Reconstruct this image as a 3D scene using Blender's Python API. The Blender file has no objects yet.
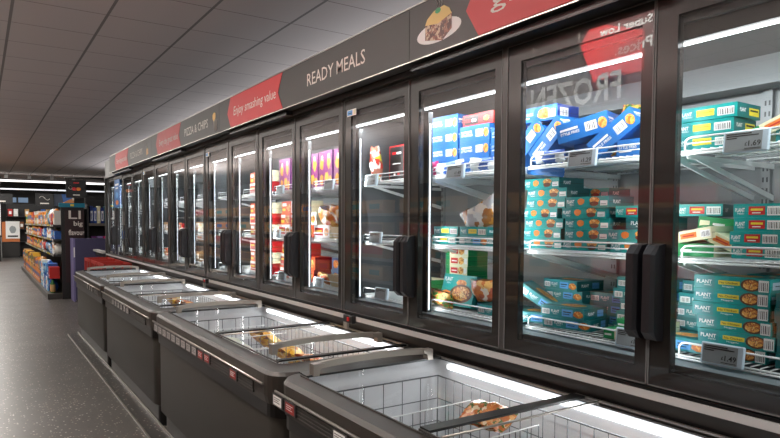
import bpy, math, random
from math import sin, cos, pi, radians
from mathutils import Vector, Matrix

# ------------------------------------------------------------------ camera, world, lights
SC = bpy.context.scene
COL = SC.collection
HC = 1.4
cam_data = bpy.data.cameras.new('camera')
cam = bpy.data.objects.new('camera', cam_data)
COL.objects.link(cam)
RX = (0.834732, -0.550629, -0.005841)
cam_yaw, cam_pitch, cam_roll = 0.5828, 0.0478, 0.0058
F = Vector((sin(cam_yaw)*cos(cam_pitch), cos(cam_yaw)*cos(cam_pitch), -sin(cam_pitch)))
R = Vector((cos(cam_yaw), -sin(cam_yaw), 0)); U = R.cross(F)
R2 = R*cos(cam_roll) + U*sin(cam_roll); U2 = R2.cross(F)
M = Matrix((R2, U2, -F)).transposed().to_4x4(); M.translation = (0, 0, HC)
cam.matrix_world = M
cam_data.sensor_width = 36
cam_data.lens = 622.93/780*36
cam_data.shift_y = (253.3-219)/780
cam_data.clip_start = 0.02; cam_data.clip_end = 200
SC.camera = cam
vs = SC.view_settings
vs.view_transform = 'Standard'; vs.look = 'None'; vs.gamma = 1; vs.use_curve_mapping = False
vs.exposure = 0.0
SC.render.film_transparent = False
world = bpy.data.worlds.new('world'); SC.world = world; world.use_nodes = True
world.node_tree.nodes['Background'].inputs[0].default_value = (0.9, 0.93, 1, 1)
world.node_tree.nodes['Background'].inputs[1].default_value = 0.05
SC.cycles.max_bounces = 10; SC.cycles.transparent_max_bounces = 24
SC.cycles.glossy_bounces = 4; SC.cycles.diffuse_bounces = 4
SC.cycles.caustics_reflective = False; SC.cycles.caustics_refractive = False
SC.cycles.sample_clamp_indirect = 6

BANNER_FILL_W = 45.0; LED_W = 3.4; CHEST_W = 2.0
AISLE_W = 68.0; ADDED_UP_W = 98.0      # each luminaire over the aisle; each added uplight
def area_light(name, loc, sx, sy, power, color=(1, 0.95, 0.88), rot=(0, 0, 0)):
    l = bpy.data.lights.new(name, 'AREA'); l.shape = 'RECTANGLE'; l.size = sx; l.size_y = sy
    l.energy = power; l.color = color
    o = bpy.data.objects.new(name, l); o.location = loc; o.rotation_euler = rot; COL.objects.link(o)
    return o
# the store's ceiling luminaires: a row over the aisle left of the camera, one further left
for k in range(6):
    area_light('luminaire_light', (-0.14, -1.0+5.2*k, 2.962), 0.10, 3.6, AISLE_W*(1.7 if k > 2 else 1))
# added uplights on top of the shelving across the aisle, to brighten the ceiling
for k in range(5):
    area_light('added_uplight', (-2.35, 0.6+4.4*k, 2.0), 0.2, 3.8, ADDED_UP_W, (1, 0.93, 0.88), (pi, 0, 0))
for k in range(5):  # added unseen uplights behind the freezers, brightening the ceiling on that side
    area_light('added_uplight', (3.55, 0.6+4.4*k, 2.2), 0.2, 3.8, ADDED_UP_W*0.45, (0.9, 0.94, 1.0), (pi, 0, 0))
area_light('strip_lamp', (2.15, 24.45, 2.728), 4.6, 0.08, 80, (1, 0.97, 0.93))      # tubes of the two far strip lights
area_light('strip_lamp', (2.35, 27.65, 2.598), 4.2, 0.08, 40, (1, 0.97, 0.93))

# ------------------------------------------------------------------ materials
MATS = {}
def lin(c):
    return tuple((v/255/12.92) if v/255 <= 0.04045 else ((v/255+0.055)/1.055)**2.4 for v in c)
def mat(name, rgb=(128, 128, 128), rough=0.5, metal=0.0, spec=0.5, emit=None, estr=0, var=0.0, vscale=20, bump=0, bscale=100, coat=0):
    if name in MATS: return MATS[name]
    m = bpy.data.materials.new(name); m.use_nodes = True; nt = m.node_tree; b = nt.nodes['Principled BSDF']
    c = lin(rgb)+(1,)
    b.inputs['Base Color'].default_value = c
    b.inputs['Roughness'].default_value = rough; b.inputs['Metallic'].default_value = metal
    b.inputs['Specular IOR Level'].default_value = spec
    b.inputs['Coat Weight'].default_value = coat; b.inputs['Coat Roughness'].default_value = 0.05
    if emit:
        b.inputs['Emission Color'].default_value = tuple(emit)+(1,); b.inputs['Emission Strength'].default_value = estr
    if var or bump:
        tc = nt.nodes.new('ShaderNodeTexCoord')
        n = nt.nodes.new('ShaderNodeTexNoise'); n.inputs['Scale'].default_value = vscale; n.inputs['Detail'].default_value = 4
        nt.links.new(tc.outputs['Object'], n.inputs['Vector'])
        if var:
            mr = nt.nodes.new('ShaderNodeMapRange')
            mr.inputs['To Min'].default_value = 1-var; mr.inputs['To Max'].default_value = 1+var
            nt.links.new(n.outputs[0], mr.inputs['Value'])
            mx = nt.nodes.new('ShaderNodeMix'); mx.data_type = 'RGBA'; mx.blend_type = 'MULTIPLY'; mx.inputs[0].default_value = 1
            mx.inputs[6].default_value = c
            nt.links.new(mr.outputs[0], mx.inputs[7]); nt.links.new(mx.outputs[2], b.inputs['Base Color'])
        if bump:
            n2 = nt.nodes.new('ShaderNodeTexNoise'); n2.inputs['Scale'].default_value = bscale
            nt.links.new(tc.outputs['Object'], n2.inputs['Vector'])
            bp = nt.nodes.new('ShaderNodeBump'); bp.inputs['Strength'].default_value = bump; bp.inputs['Distance'].default_value = 0.01
            nt.links.new(n2.outputs[0], bp.inputs['Height']); nt.links.new(bp.outputs[0], b.inputs['Normal'])
    MATS[name] = m
    return m
def glass(name, tint=(0.93, 0.96, 0.95), ior=1.5, gain=1.0):
    m = bpy.data.materials.new(name); m.use_nodes = True; nt = m.node_tree
    nt.nodes.remove(nt.nodes['Principled BSDF'])
    tr = nt.nodes.new('ShaderNodeBsdfTransparent'); tr.inputs[0].default_value = tint+(1,)
    gl = nt.nodes.new('ShaderNodeBsdfGlossy'); gl.inputs['Roughness'].default_value = 0.0; gl.inputs[0].default_value = (1, 1, 1, 1)
    fr = nt.nodes.new('ShaderNodeFresnel'); fr.inputs[0].default_value = ior
    mu = nt.nodes.new('ShaderNodeMath'); mu.operation = 'MULTIPLY'; mu.inputs[1].default_value = gain; mu.use_clamp = True
    mx = nt.nodes.new('ShaderNodeMixShader')
    nt.links.new(fr.outputs[0], mu.inputs[0]); nt.links.new(mu.outputs[0], mx.inputs[0])
    nt.links.new(tr.outputs[0], mx.inputs[1]); nt.links.new(gl.outputs[0], mx.inputs[2])
    nt.links.new(mx.outputs[0], nt.nodes['Material Output'].inputs[0])
    MATS[name] = m
    return m
def blotch(name, cols, scale=30, rough=0.45, kind='VORONOI', bump=0):
    """irregular patches of several print colours"""
    m = bpy.data.materials.new(name); m.use_nodes = True; nt = m.node_tree; b = nt.nodes['Principled BSDF']
    tc = nt.nodes.new('ShaderNodeTexCoord')
    nz = nt.nodes.new('ShaderNodeTexNoise'); nz.inputs['Scale'].default_value = scale*0.8; nz.inputs['Detail'].default_value = 3
    nt.links.new(tc.outputs['Object'], nz.inputs['Vector'])
    ad = nt.nodes.new('ShaderNodeVectorMath'); ad.operation = 'MULTIPLY_ADD'
    ad.inputs[1].default_value = (0.06, 0.06, 0.06)
    nt.links.new(nz.outputs['Color'], ad.inputs[0]); nt.links.new(tc.outputs['Object'], ad.inputs[2])
    if kind == 'VORONOI':
        t = nt.nodes.new('ShaderNodeTexVoronoi'); t.inputs['Scale'].default_value = scale
        out = t.outputs['Color']
    else:
        t = nt.nodes.new('ShaderNodeTexNoise'); t.inputs['Scale'].default_value = scale; out = t.outputs[0]
    nt.links.new(ad.outputs[0], t.inputs['Vector'])
    rp = nt.nodes.new('ShaderNodeValToRGB'); rp.color_ramp.interpolation = 'CONSTANT' if kind == 'VORONOI' else 'LINEAR'
    el = rp.color_ramp.elements
    n = len(cols)
    for i, c in enumerate(cols):
        pos = i/n if kind == 'VORONOI' else 0.3+0.4*i/max(1, n-1)
        e = el[i] if i < 2 else el.new(pos)
        e.position = pos; e.color = lin(c)+(1,)
    sp = nt.nodes.new('ShaderNodeSeparateColor')
    if kind == 'VORONOI':
        nt.links.new(out, sp.inputs[0]); nt.links.new(sp.outputs[0], rp.inputs[0])
    else: nt.links.new(out, rp.inputs[0])
    nt.links.new(rp.outputs[0], b.inputs['Base Color']); b.inputs['Roughness'].default_value = rough
    if bump:
        bp = nt.nodes.new('ShaderNodeBump'); bp.inputs['Strength'].default_value = bump; bp.inputs['Distance'].default_value = 0.01
        nt.links.new(nz.outputs[0], bp.inputs['Height']); nt.links.new(bp.outputs[0], b.inputs['Normal'])
    MATS[name] = m
    return m

ANTH = mat('anthracite', (66, 63, 60), 0.42, 0.2, var=0.06, vscale=3)
ANTH_D = mat('anthracite_dark', (42, 40, 39), 0.4, 0.1)
RIMM = mat('rim_plastic', (54, 50, 46), 0.42, 0.0, bump=0.03, bscale=300)
BLACK = mat('black_plastic', (16, 16, 17), 0.35)
HANDLE = mat('handle_rubber', (28, 28, 33), 0.38)
DOORGL = mat('black_glass', (30, 28, 26), 0.4, 0, 0.3, coat=1.0)
DOORGL.node_tree.nodes['Principled BSDF'].inputs['Coat Roughness'].default_value = 0.0
MULL = mat('mullion_alu', (74, 73, 72), 0.45, 0.4)
ALU = mat('aluminium', (190, 190, 192), 0.3, 0.85)
TRIMM = mat('door_trim', (112, 112, 112), 0.5, 0.2)
RAILM = mat('rail_grey', (186, 185, 184), 0.5, 0.1)
CHROME = mat('chrome', (205, 200, 195), 0.16, 1.0)
SATIN = mat('satin_steel', (176, 170, 163), 0.28, 0.9)
HGRIP = mat('lid_grip', (158, 150, 141), 0.35, 0.75)
LINER = mat('liner_white', (214, 216, 220), 0.35, var=0.04, vscale=8)
INWALL = mat('inner_wall', (146, 150, 151), 0.32, 0.25, var=0.05, vscale=4)
PART = mat('partition_grey', (88, 92, 95), 0.4, 0.1)
INDARK = mat('inner_dark', (70, 74, 76), 0.4)
SILL = mat('inner_sill', (120, 130, 134), 0.35)
WIRE = mat('white_wire', (232, 236, 236), 0.3)
GWIRE = mat('grey_wire', (96, 100, 104), 0.3, 0.7)
LED = mat('led', (255, 255, 255), emit=(0.93, 0.97, 1.0), estr=6)
LEDV = mat('led_vertical', (255, 255, 255), emit=(0.86, 0.93, 1.0), estr=1.8)
LEDC = mat('led_chest', (255, 255, 255), emit=(0.95, 0.98, 1.0), estr=4)
TUBE = mat('tube_light', (255, 255, 255), emit=(1, 0.97, 0.93), estr=2.4)
TUBEFAR = mat('tube_far', (255, 255, 255), emit=(0.9, 0.93, 1.0), estr=1.1)
GLASS = glass('door_glass', (0.93, 0.95, 0.94), 1.5, 1.8)
LIDGL = glass('lid_glass', (0.97, 0.98, 0.98), 1.4, 0.25)
TEAL = mat('teal', (0, 150, 146), 0.4)
TEALD = mat('teal_dark', (10, 98, 100), 0.4)
TEALM = mat('teal_mid', (46, 136, 140), 0.4)
BLUE = mat('blue', (30, 108, 182), 0.45)
BLUED = mat('blue_dark', (10, 55, 140), 0.4)
LBLUE = mat('label_blue', (95, 165, 225), 0.45)
RED = mat('red', (196, 30, 34), 0.42)
ORANGE = mat('orange', (228, 128, 52), 0.45)
YELLOW = mat('yellow', (236, 214, 60), 0.45)
GREEN = mat('green', (20, 140, 78), 0.45)
CREAM = mat('cream', (230, 226, 190), 0.5)
WHITE = mat('white', (240, 240, 238), 0.5)
INK = mat('ink', (22, 22, 24), 0.5)
PINK = mat('pink', (225, 60, 130), 0.45)
PURPLE = mat('purple', (92, 36, 100), 0.4)
KRAFT = mat('kraft', (176, 138, 96), 0.7, var=0.08)
EINK = mat('eink', (150, 156, 158), 0.5)
LABW = mat('label_frame', (206, 224, 236), 0.35)
FOOD = blotch('food_print', [(190, 110, 50), (235, 170, 80), (130, 60, 30), (240, 200, 130), (205, 130, 60)], 90)
NUGGET = blotch('nugget_print', [(226, 140, 50), (240, 175, 90), (196, 104, 34)], 70)
GREENFOOD = blotch('veg_print', [(96, 140, 50), (200, 70, 50), (230, 190, 90), (60, 110, 50)], 70)
SIGNG = mat('sign_grey', (56, 52, 50), 0.5)
SIGNR = mat('sign_red', (196, 46, 50), 0.5)
LETTER = mat('letter', (222, 216, 208), 0.5)

# ------------------------------------------------------------------ mesh builder
_txt = {}
def text_geo(s, bold=0.0):
    key = (s, bold)
    if key in _txt: return _txt[key]
    cu = bpy.data.curves.new('t', 'FONT'); cu.body = s; cu.size = 1; cu.resolution_u = 2; cu.offset = bold
    o = bpy.data.objects.new('t', cu); COL.objects.link(o)
    dg = bpy.context.evaluated_depsgraph_get()
    me = bpy.data.meshes.new_from_object(o.evaluated_get(dg))
    v = [tuple(p.co) for p in me.vertices]; f = [tuple(p.vertices) for p in me.polygons]
    bpy.data.objects.remove(o); bpy.data.meshes.remove(me); bpy.data.curves.remove(cu)
    xs = [p[0] for p in v] or [0]; ys = [p[1] for p in v] or [0]
    r = (v, f, min(xs), max(xs), min(ys), max(ys)); _txt[key] = r
    return r

class MB:
    def __init__(s): s.v = []; s.f = []; s.m = []; s.mats = []; s.smooth = []
    def mi(s, m):
        if m not in s.mats: s.mats.append(m)
        return s.mats.index(m)
    def face(s, pts, m, sm=False):
        i = len(s.v); s.v += [tuple(p) for p in pts]; s.f.append(tuple(range(i, i+len(pts)))); s.m.append(s.mi(m)); s.smooth.append(sm)
    def box(s, x0, x1, y0, y1, z0, z1, m, ch=0.0):
        if ch:
            return s.chbox(x0, x1, y0, y1, z0, z1, m, ch)
        i = len(s.v)
        s.v += [(x, y, z) for z in (z0, z1) for x, y in ((x0, y0), (x1, y0), (x1, y1), (x0, y1))]
        for q in ((0, 3, 2, 1), (4, 5, 6, 7), (0, 1, 5, 4), (1, 2, 6, 5), (2, 3, 7, 6), (3, 0, 4, 7)):
            s.f.append(tuple(i+k for k in q)); s.m.append(s.mi(m)); s.smooth.append(False)
    def chbox(s, x0, x1, y0, y1, z0, z1, m, c):
        def ring(z, d): return [(x0+c+d*0, y0+0+d, z)] 
        pts = lambda z, d: [(x0+c+d, y0+d, z), (x1-c-d, y0+d, z), (x1-d, y0+c+d, z), (x1-d, y1-c-d, z), (x1-c-d, y1-d, z), (x0+c+d, y1-d, z), (x0+d, y1-c-d, z), (x0+d, y0+c+d, z)]
        s.loft([pts(z0, c*0.6), pts(z0+c, 0), pts(z1-c, 0), pts(z1, c*0.6)], m, caps=True)
    def loft(s, rings, m, caps=True, sm=False, closed=True, mats=None):
        n = len(rings[0]); i = len(s.v)
        for r in rings: s.v += [tuple(p) for p in r]
        for a in range(len(rings)-1):
            mm = mats[a] if mats else m
            for k in range(n if closed else n-1):
                k2 = (k+1) % n
                s.f.append((i+a*n+k, i+a*n+k2, i+(a+1)*n+k2, i+(a+1)*n+k)); s.m.append(s.mi(mm)); s.smooth.append(sm)
        if caps:
            s.f.append(tuple(i+k for k in reversed(range(n)))); s.m.append(s.mi(m)); s.smooth.append(False)
            b = i+(len(rings)-1)*n
            s.f.append(tuple(b+k for k in range(n))); s.m.append(s.mi(m)); s.smooth.append(False)
    def tube(s, pts, r, m, n=6, sm=True):
        P = [Vector(p) for p in pts]; rings = []
        for k, p in enumerate(P):
            a = P[k]-P[k-1] if k else P[1]-P[0]
            b = P[k+1]-P[k] if k < len(P)-1 else a
            d = (a.normalized()+b.normalized())
            d = d.normalized() if d.length > 1e-6 else a.normalized()
            up = Vector((0, 0, 1)) if abs(d.z) < 0.9 else Vector((1, 0, 0))
            u = d.cross(up).normalized(); w = u.cross(d)
            rings.append([p+(u*cos(2*pi*j/n)+w*sin(2*pi*j/n))*r for j in range(n)])
        s.loft(rings, m, True, sm)
    def rod(s, a, b, r, m):            # a square-section wire, light on faces
        a = Vector(a); b = Vector(b); d = (b-a).normalized()
        up = Vector((0, 0, 1)) if abs(d.z) < 0.9 else Vector((1, 0, 0))
        u = d.cross(up).normalized()*r; w = u.cross(d).normalized()*r
        s.loft([[p+u, p+w, p-u, p-w] for p in (a, b)], m, True, True)
    def ringprism(s, outer, inner, z0, z1, m):
        n = len(outer)
        s.loft([[(x, y, z0) for x, y in outer], [(x, y, z1) for x, y in outer], [(x, y, z1) for x, y in inner], [(x, y, z0) for x, y in inner], [(x, y, z0) for x, y in outer]], m, False)
    def text(s, t, o, u, v, size, m, fit=None, align='L', bold=0.0, off=0.0006, shear=0.0, centre=False):
        vv, ff, x0, x1, y0, y1 = text_geo(t, bold)
        u = Vector(u); v = Vector(v); n = u.cross(v); o = Vector(o)
        sy = size/max(0.01, (y1-y0)); sx = sy
        if fit: sx = fit/max(0.01, x1-x0)
        ox = {'L': x0, 'C': (x0+x1)/2, 'R': x1}[align]
        i = len(s.v)
        for p in vv:
            s.v.append(tuple(o+u*((p[0]-ox)*sx+shear*(p[1]-y0)*sy)+v*((p[1]-y0)*sy)+n*off))
        for q in ff: s.f.append(tuple(i+k for k in q)); s.m.append(s.mi(m)); s.smooth.append(False)
    def decal(s, o, u, v, w, h, m, off=0.0004, rnd=False):
        u = Vector(u); v = Vector(v); n = u.cross(v); o = Vector(o)+n*off
        s.face([o, o+u*w, o+u*w+v*h, o+v*h], m)
    def poly(s, o, u, v, pts, m, off=0.0004):
        u = Vector(u); v = Vector(v); n = u.cross(v); o = Vector(o)+n*off
        s.face([o+u*a+v*b for a, b in pts], m)
    def blob(s, o, u, v, rx, ry, m, seed=0, off=0.0006, n=14, j=0.18):
        r = random.Random(seed)
        s.poly(o, u, v, [(rx*cos(2*pi*k/n)*(1-j*r.random()), ry*sin(2*pi*k/n)*(1-j*r.random())) for k in range(n)], m, off)
    def barcode(s, o, u, v, w, h, off=0.0004, bars=7):
        s.decal(o, u, v, w, h, WHITE, off)
        u = Vector(u); v = Vector(v); o = Vector(o)
        for k in range(bars):
            a = (k+0.6)/(bars+0.6); ww = w/(bars+1)*(0.28+0.25*((k*7) % 3)/2)
            s.decal(o+u*(a*w)+v*(h*0.12), u, v, ww, h*0.7, INK, off+0.0003)
    def move(s, mtx):
        s.v = [tuple(mtx @ Vector(p)) for p in s.v]
    def mesh(s, name):
        me = bpy.data.meshes.new(name); me.from_pydata(s.v, [], s.f)
        for m in s.mats: me.materials.append(m)
        me.polygons.foreach_set('material_index', s.m); me.polygons.foreach_set('use_smooth', s.smooth)
        me.update(); return me
    def build(s, name, parent=None, loc=None):
        o = bpy.data.objects.new(name, s.mesh(name)); COL.objects.link(o)
        if parent: o.parent = parent
        if loc: o.location = loc
        return o

def tag(o, label=None, cat=None, group=None, kind=None):
    if label: o['label'] = label
    if cat: o['category'] = cat
    if group: o['group'] = group
    if kind: o['kind'] = kind
    return o
def thing(name, label, cat, loc=(0, 0, 0), group=None, rz=0):
    o = bpy.data.objects.new(name, None); o.location = loc; o.rotation_euler = (0, 0, rz); o.empty_display_size = 0.1
    COL.objects.link(o); return tag(o, label, cat, group)
def copy_tree(o, parent=None):
    c = o.copy(); COL.objects.link(c)
    if parent: c.parent = parent
    for ch in o.children: copy_tree(ch, c)
    return c
UY, UZ = (0, -1, 0), (0, 0, 1)       # text direction and up on faces towards the aisle
ORD = ['lowest', 'second', 'third', 'fourth', 'fifth', 'sixth', 'seventh', 'eighth', 'ninth', 'tenth', 'eleventh', 'twelfth']

# ------------------------------------------------------------------ the setting
def tile_mat():
    m = bpy.data.materials.new('ceiling_tiles'); m.use_nodes = True; nt = m.node_tree; b = nt.nodes['Principled BSDF']
    tc = nt.nodes.new('ShaderNodeTexCoord'); sp = nt.nodes.new('ShaderNodeSeparateXYZ'); nt.links.new(tc.outputs['Object'], sp.inputs[0])
    def line(out, off, per, w):
        a = nt.nodes.new('ShaderNodeMath'); a.operation = 'SUBTRACT'; nt.links.new(out, a.inputs[0]); a.inputs[1].default_value = off-per*40-w/2
        d = nt.nodes.new('ShaderNodeMath'); d.operation = 'DIVIDE'; nt.links.new(a.outputs[0], d.inputs[0]); d.inputs[1].default_value = per
        f = nt.nodes.new('ShaderNodeMath'); f.operation = 'FRACT'; nt.links.new(d.outputs[0], f.inputs[0])
        l = nt.nodes.new('ShaderNodeMath'); l.operation = 'LESS_THAN'; nt.links.new(f.outputs[0], l.inputs[0]); l.inputs[1].default_value = w/per
        return l.outputs[0]
    lx = line(sp.outputs[0], 0.866, 0.628, 0.022); ly = line(sp.outputs[1], 5.308, 0.618, 0.010)
    nz = nt.nodes.new('ShaderNodeTexNoise'); nz.inputs['Scale'].default_value = 140; nt.links.new(tc.outputs['Object'], nz.inputs['Vector'])
    rp = nt.nodes.new('ShaderNodeValToRGB'); rp.color_ramp.elements[0].color = lin((168, 158, 155))+(1,); rp.color_ramp.elements[1].color = lin((182, 172, 168))+(1,)
    nt.links.new(nz.outputs[0], rp.inputs[0])
    m1 = nt.nodes.new('ShaderNodeMix'); m1.data_type = 'RGBA'; nt.links.new(ly, m1.inputs[0]); nt.links.new(rp.outputs[0], m1.inputs[6]); m1.inputs[7].default_value = lin((104, 96, 92))+(1,)
    m2 = nt.nodes.new('ShaderNodeMix'); m2.data_type = 'RGBA'; nt.links.new(lx, m2.inputs[0]); nt.links.new(m1.outputs[2], m2.inputs[6]); m2.inputs[7].default_value = lin((104, 98, 95))+(1,)
    nt.links.new(m2.outputs[2], b.inputs['Base Color']); b.inputs['Roughness'].default_value = 0.8
    return m
def floor_mat(name, base, strip=False):
    m = bpy.data.materials.new(name); m.use_nodes = True; nt = m.node_tree; b = nt.nodes['Principled BSDF']
    tc = nt.nodes.new('ShaderNodeTexCoord')
    vo = nt.nodes.new('ShaderNodeTexVoronoi'); vo.inputs['Scale'].default_value = 62; nt.links.new(tc.outputs['Object'], vo.inputs['Vector'])
    sp = nt.nodes.new('ShaderNodeSeparateColor'); nt.links.new(vo.outputs['Color'], sp.inputs[0])
    rp = nt.nodes.new('ShaderNodeValToRGB'); rp.color_ramp.interpolation = 'CONSTANT'
    e = rp.color_ramp.elements; e[0].position = 0; e[0].color = lin(base)+(1,)
    e[1].position = 0.42; e[1].color = lin(tuple(c+7 for c in base))+(1,)
    for pos, c in ((0.68, tuple(c-12 for c in base)), (0.86, (156, 142, 128)), (0.94, (186, 178, 170))):
        q = e.new(pos); q.color = lin(c)+(1,)
    nt.links.new(sp.outputs[0], rp.inputs[0])
    ds = nt.nodes.new('ShaderNodeMath'); ds.operation = 'LESS_THAN'; ds.inputs[1].default_value = 0.0062*62; nt.links.new(vo.outputs['Distance'], ds.inputs[0])
    mx = nt.nodes.new('ShaderNodeMix'); mx.data_type = 'RGBA'; nt.links.new(ds.outputs[0], mx.inputs[0]); mx.inputs[6].default_value = lin(base)+(1,)
    nt.links.new(rp.outputs[0], mx.inputs[7]); nt.links.new(mx.outputs[2], b.inputs['Base Color'])
    n2 = nt.nodes.new('ShaderNodeTexNoise'); n2.inputs['Scale'].default_value = 1.5; nt.links.new(tc.outputs['Object'], n2.inputs['Vector'])
    mr = nt.nodes.new('ShaderNodeMapRange'); mr.inputs['To Min'].default_value = 0.3; mr.inputs['To Max'].default_value = 0.42
    nt.links.new(n2.outputs[0], mr.inputs[0]); nt.links.new(mr.outputs[0], b.inputs['Roughness'])
    return m
FLOORM = floor_mat('vinyl_floor', (70, 67, 64)); STRIPM = floor_mat('cove_strip', (54, 52, 50))
YF, YB = 30.0, -4.0
def struct(name, mb, m=None): return tag(mb.build(name), kind='structure')
a = MB(); a.box(-6, 8, YB, YF, -0.1, 0, FLOORM); struct('floor', a)
a = MB(); a.box(-6, 8, YB, YF, 3.0, 3.1, tile_mat()); struct('ceiling', a)
WALLM = mat('wall_paint', (196, 190, 182), 0.8); WALLD = mat('wall_dark', (54, 52, 52), 0.7)
a = MB(); a.box(-6.1, -6, YB, YF, 0, 3, WALLM); struct('wall_left', a)
a = MB(); a.box(8, 8.1, YB, YF, 0, 3, WALLM); struct('wall_right', a)
a = MB(); a.box(-6, 8, YF, YF+0.1, 0, 3, WALLD); struct('wall_back', a)
a = MB(); a.box(-6, 8, YB-0.1, YB, 0, 3, WALLM); struct('wall_front', a)
# speckled cove strip on the floor along the freezers with light edge profiles
a = MB(); a.box(0.895, 1.0, -0.6, 8.6, 0, 0.012, STRIPM); a.box(0.886, 0.895, -0.6, 8.6, 0, 0.013, SATIN); a.box(1.0, 1.006, -0.6, 8.6, 0, 0.03, SATIN)
struct('trim_1', a)

# ------------------------------------------------------------------ upright freezers
D = 1.734; W = 0.65; Y0 = 1.166
XB = 2.44                                  # inner back wall
def YN(n): return Y0+W*n
DOORWORD = {-1: 'rightmost door', 0: 'second door from right', 1: 'third door from right', 2: 'fourth door from right', 3: 'fifth door from right', 4: 'sixth door from right', 5: 'seventh door from right', 6: 'eighth door from right'}
def price_mesh(price):
    a = MB()
    a.box(-0.064, 0.064, 0, 0.012, -0.032, 0.032, LABW, 0.003)
    X, Z = (1, 0, 0), (0, 0, 1)
    a.decal((-0.057, 0, -0.027), X, Z, 0.104, 0.054, EINK)
    for k, (w_, zz) in enumerate(((0.07, 0.020), (0.09, 0.014), (0.03, 0.008))):
        a.decal((-0.053, 0, zz), X, Z, w_, 0.003, INK, 0.0008)
    if price:
        a.text('£', (0.000, 0, -0.014), X, Z, 0.010, INK, bold=0.02)
        a.text(price, (0.010, 0, -0.016), X, Z, 0.016, INK, fit=0.034, bold=0.02)
        a.decal((0.0, 0, -0.023), X, Z, 0.044, 0.002, INK, 0.0008)
    return a
_pm = {}
def price_label(shelf, y, z, price=None, tilt=0.06):
    if price not in _pm: _pm[price] = price_mesh(price).mesh('price_label')
    o = bpy.data.objects.new('price_label', _pm[price]); COL.objects.link(o); o.parent = shelf
    o.location = (1.826, y, z); o.rotation_euler = (-0.12, tilt*0, -pi/2)
    return o
def shelf_mesh(y0, y1, z, lip):
    """wire shelf: grid deck, front rail with a low fence, end brackets"""
    a = MB(); x0, x1 = 1.845, 2.41
    for x in (x0, x0+0.2, x0+0.4, x1): a.rod((x, y0, z-0.006), (x, y1, z-0.006), 0.0035, WIRE)
    a.rod((x0-0.002, y0, z-0.014), (x0-0.002, y1, z-0.014), 0.004, WIRE)
    n = 22
    for k in range(n):
        y = y0+(y1-y0)*(k+0.5)/n
        a.rod((x0, y, z-0.001), (x1, y, z-0.001), 0.0022, WIRE)
        a.rod((x0, y, z-0.001), (x0-0.003, y, z-0.016), 0.0022, WIRE)
    h = 0.036
    pts = [(x0, y0+0.015, z)]+[(x0, y0+0.015+0.02*(1-cos(t)), z+h-0.016+0.016*sin(t)) for t in (0, .5, 1.0, 1.57)]
    pts += [(x0, y1-0.015-0.02*(1-cos(t)), z+h-0.016+0.016*sin(t)) for t in (1.57, 1.0, .5, 0)]+[(x0, y1-0.015, z)]
    a.tube(pts, 0.0034, WIRE, 5)
    if lip: a.rod((x0, y0+0.02, z+0.018), (x0, y1-0.02, z+0.018), 0.0022, WIRE)
    for s_ in (y0+0.012, y1-0.012):
        a.loft([[(x0+0.02, s_+e, z-0.012), (x1, s_+e, z-0.012), (x1, s_+e, z-0.030), (x0+0.02, s_+e, z-0.026)] for e in (-0.003, 0.003)], WIRE)
        a.loft([[(x0+0.10, s_+e, z-0.022), (x1, s_+e, z-0.125), (x1, s_+e, z-0.145), (x0+0.06, s_+e, z-0.026)] for e in (-0.004, 0.004)], WIRE)
    return a
SHELF_Z = (0.995, 1.30, 1.635)
SHELFWORD = ('bottom shelf', 'middle shelf', 'top shelf')
PRICES = {(-1, 2): (0.937, '1.69'), (-1, 0): (0.985, '1.49'), (0, 2): (1.515, '1.29'), (0, 0): (1.29, '1.49'), (1, 2): (2.235, '1.49'),
          (2, 2): (2.97, '1.99'), (2, 1): (2.925, None), (2, 0): (2.86, None), (3, 2): (3.47, None), (3, 0): (3.62, None), (4, 2): (4.23, None), (4, 1): (4.3, None), (4, 0): (4.2, None)}
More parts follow.
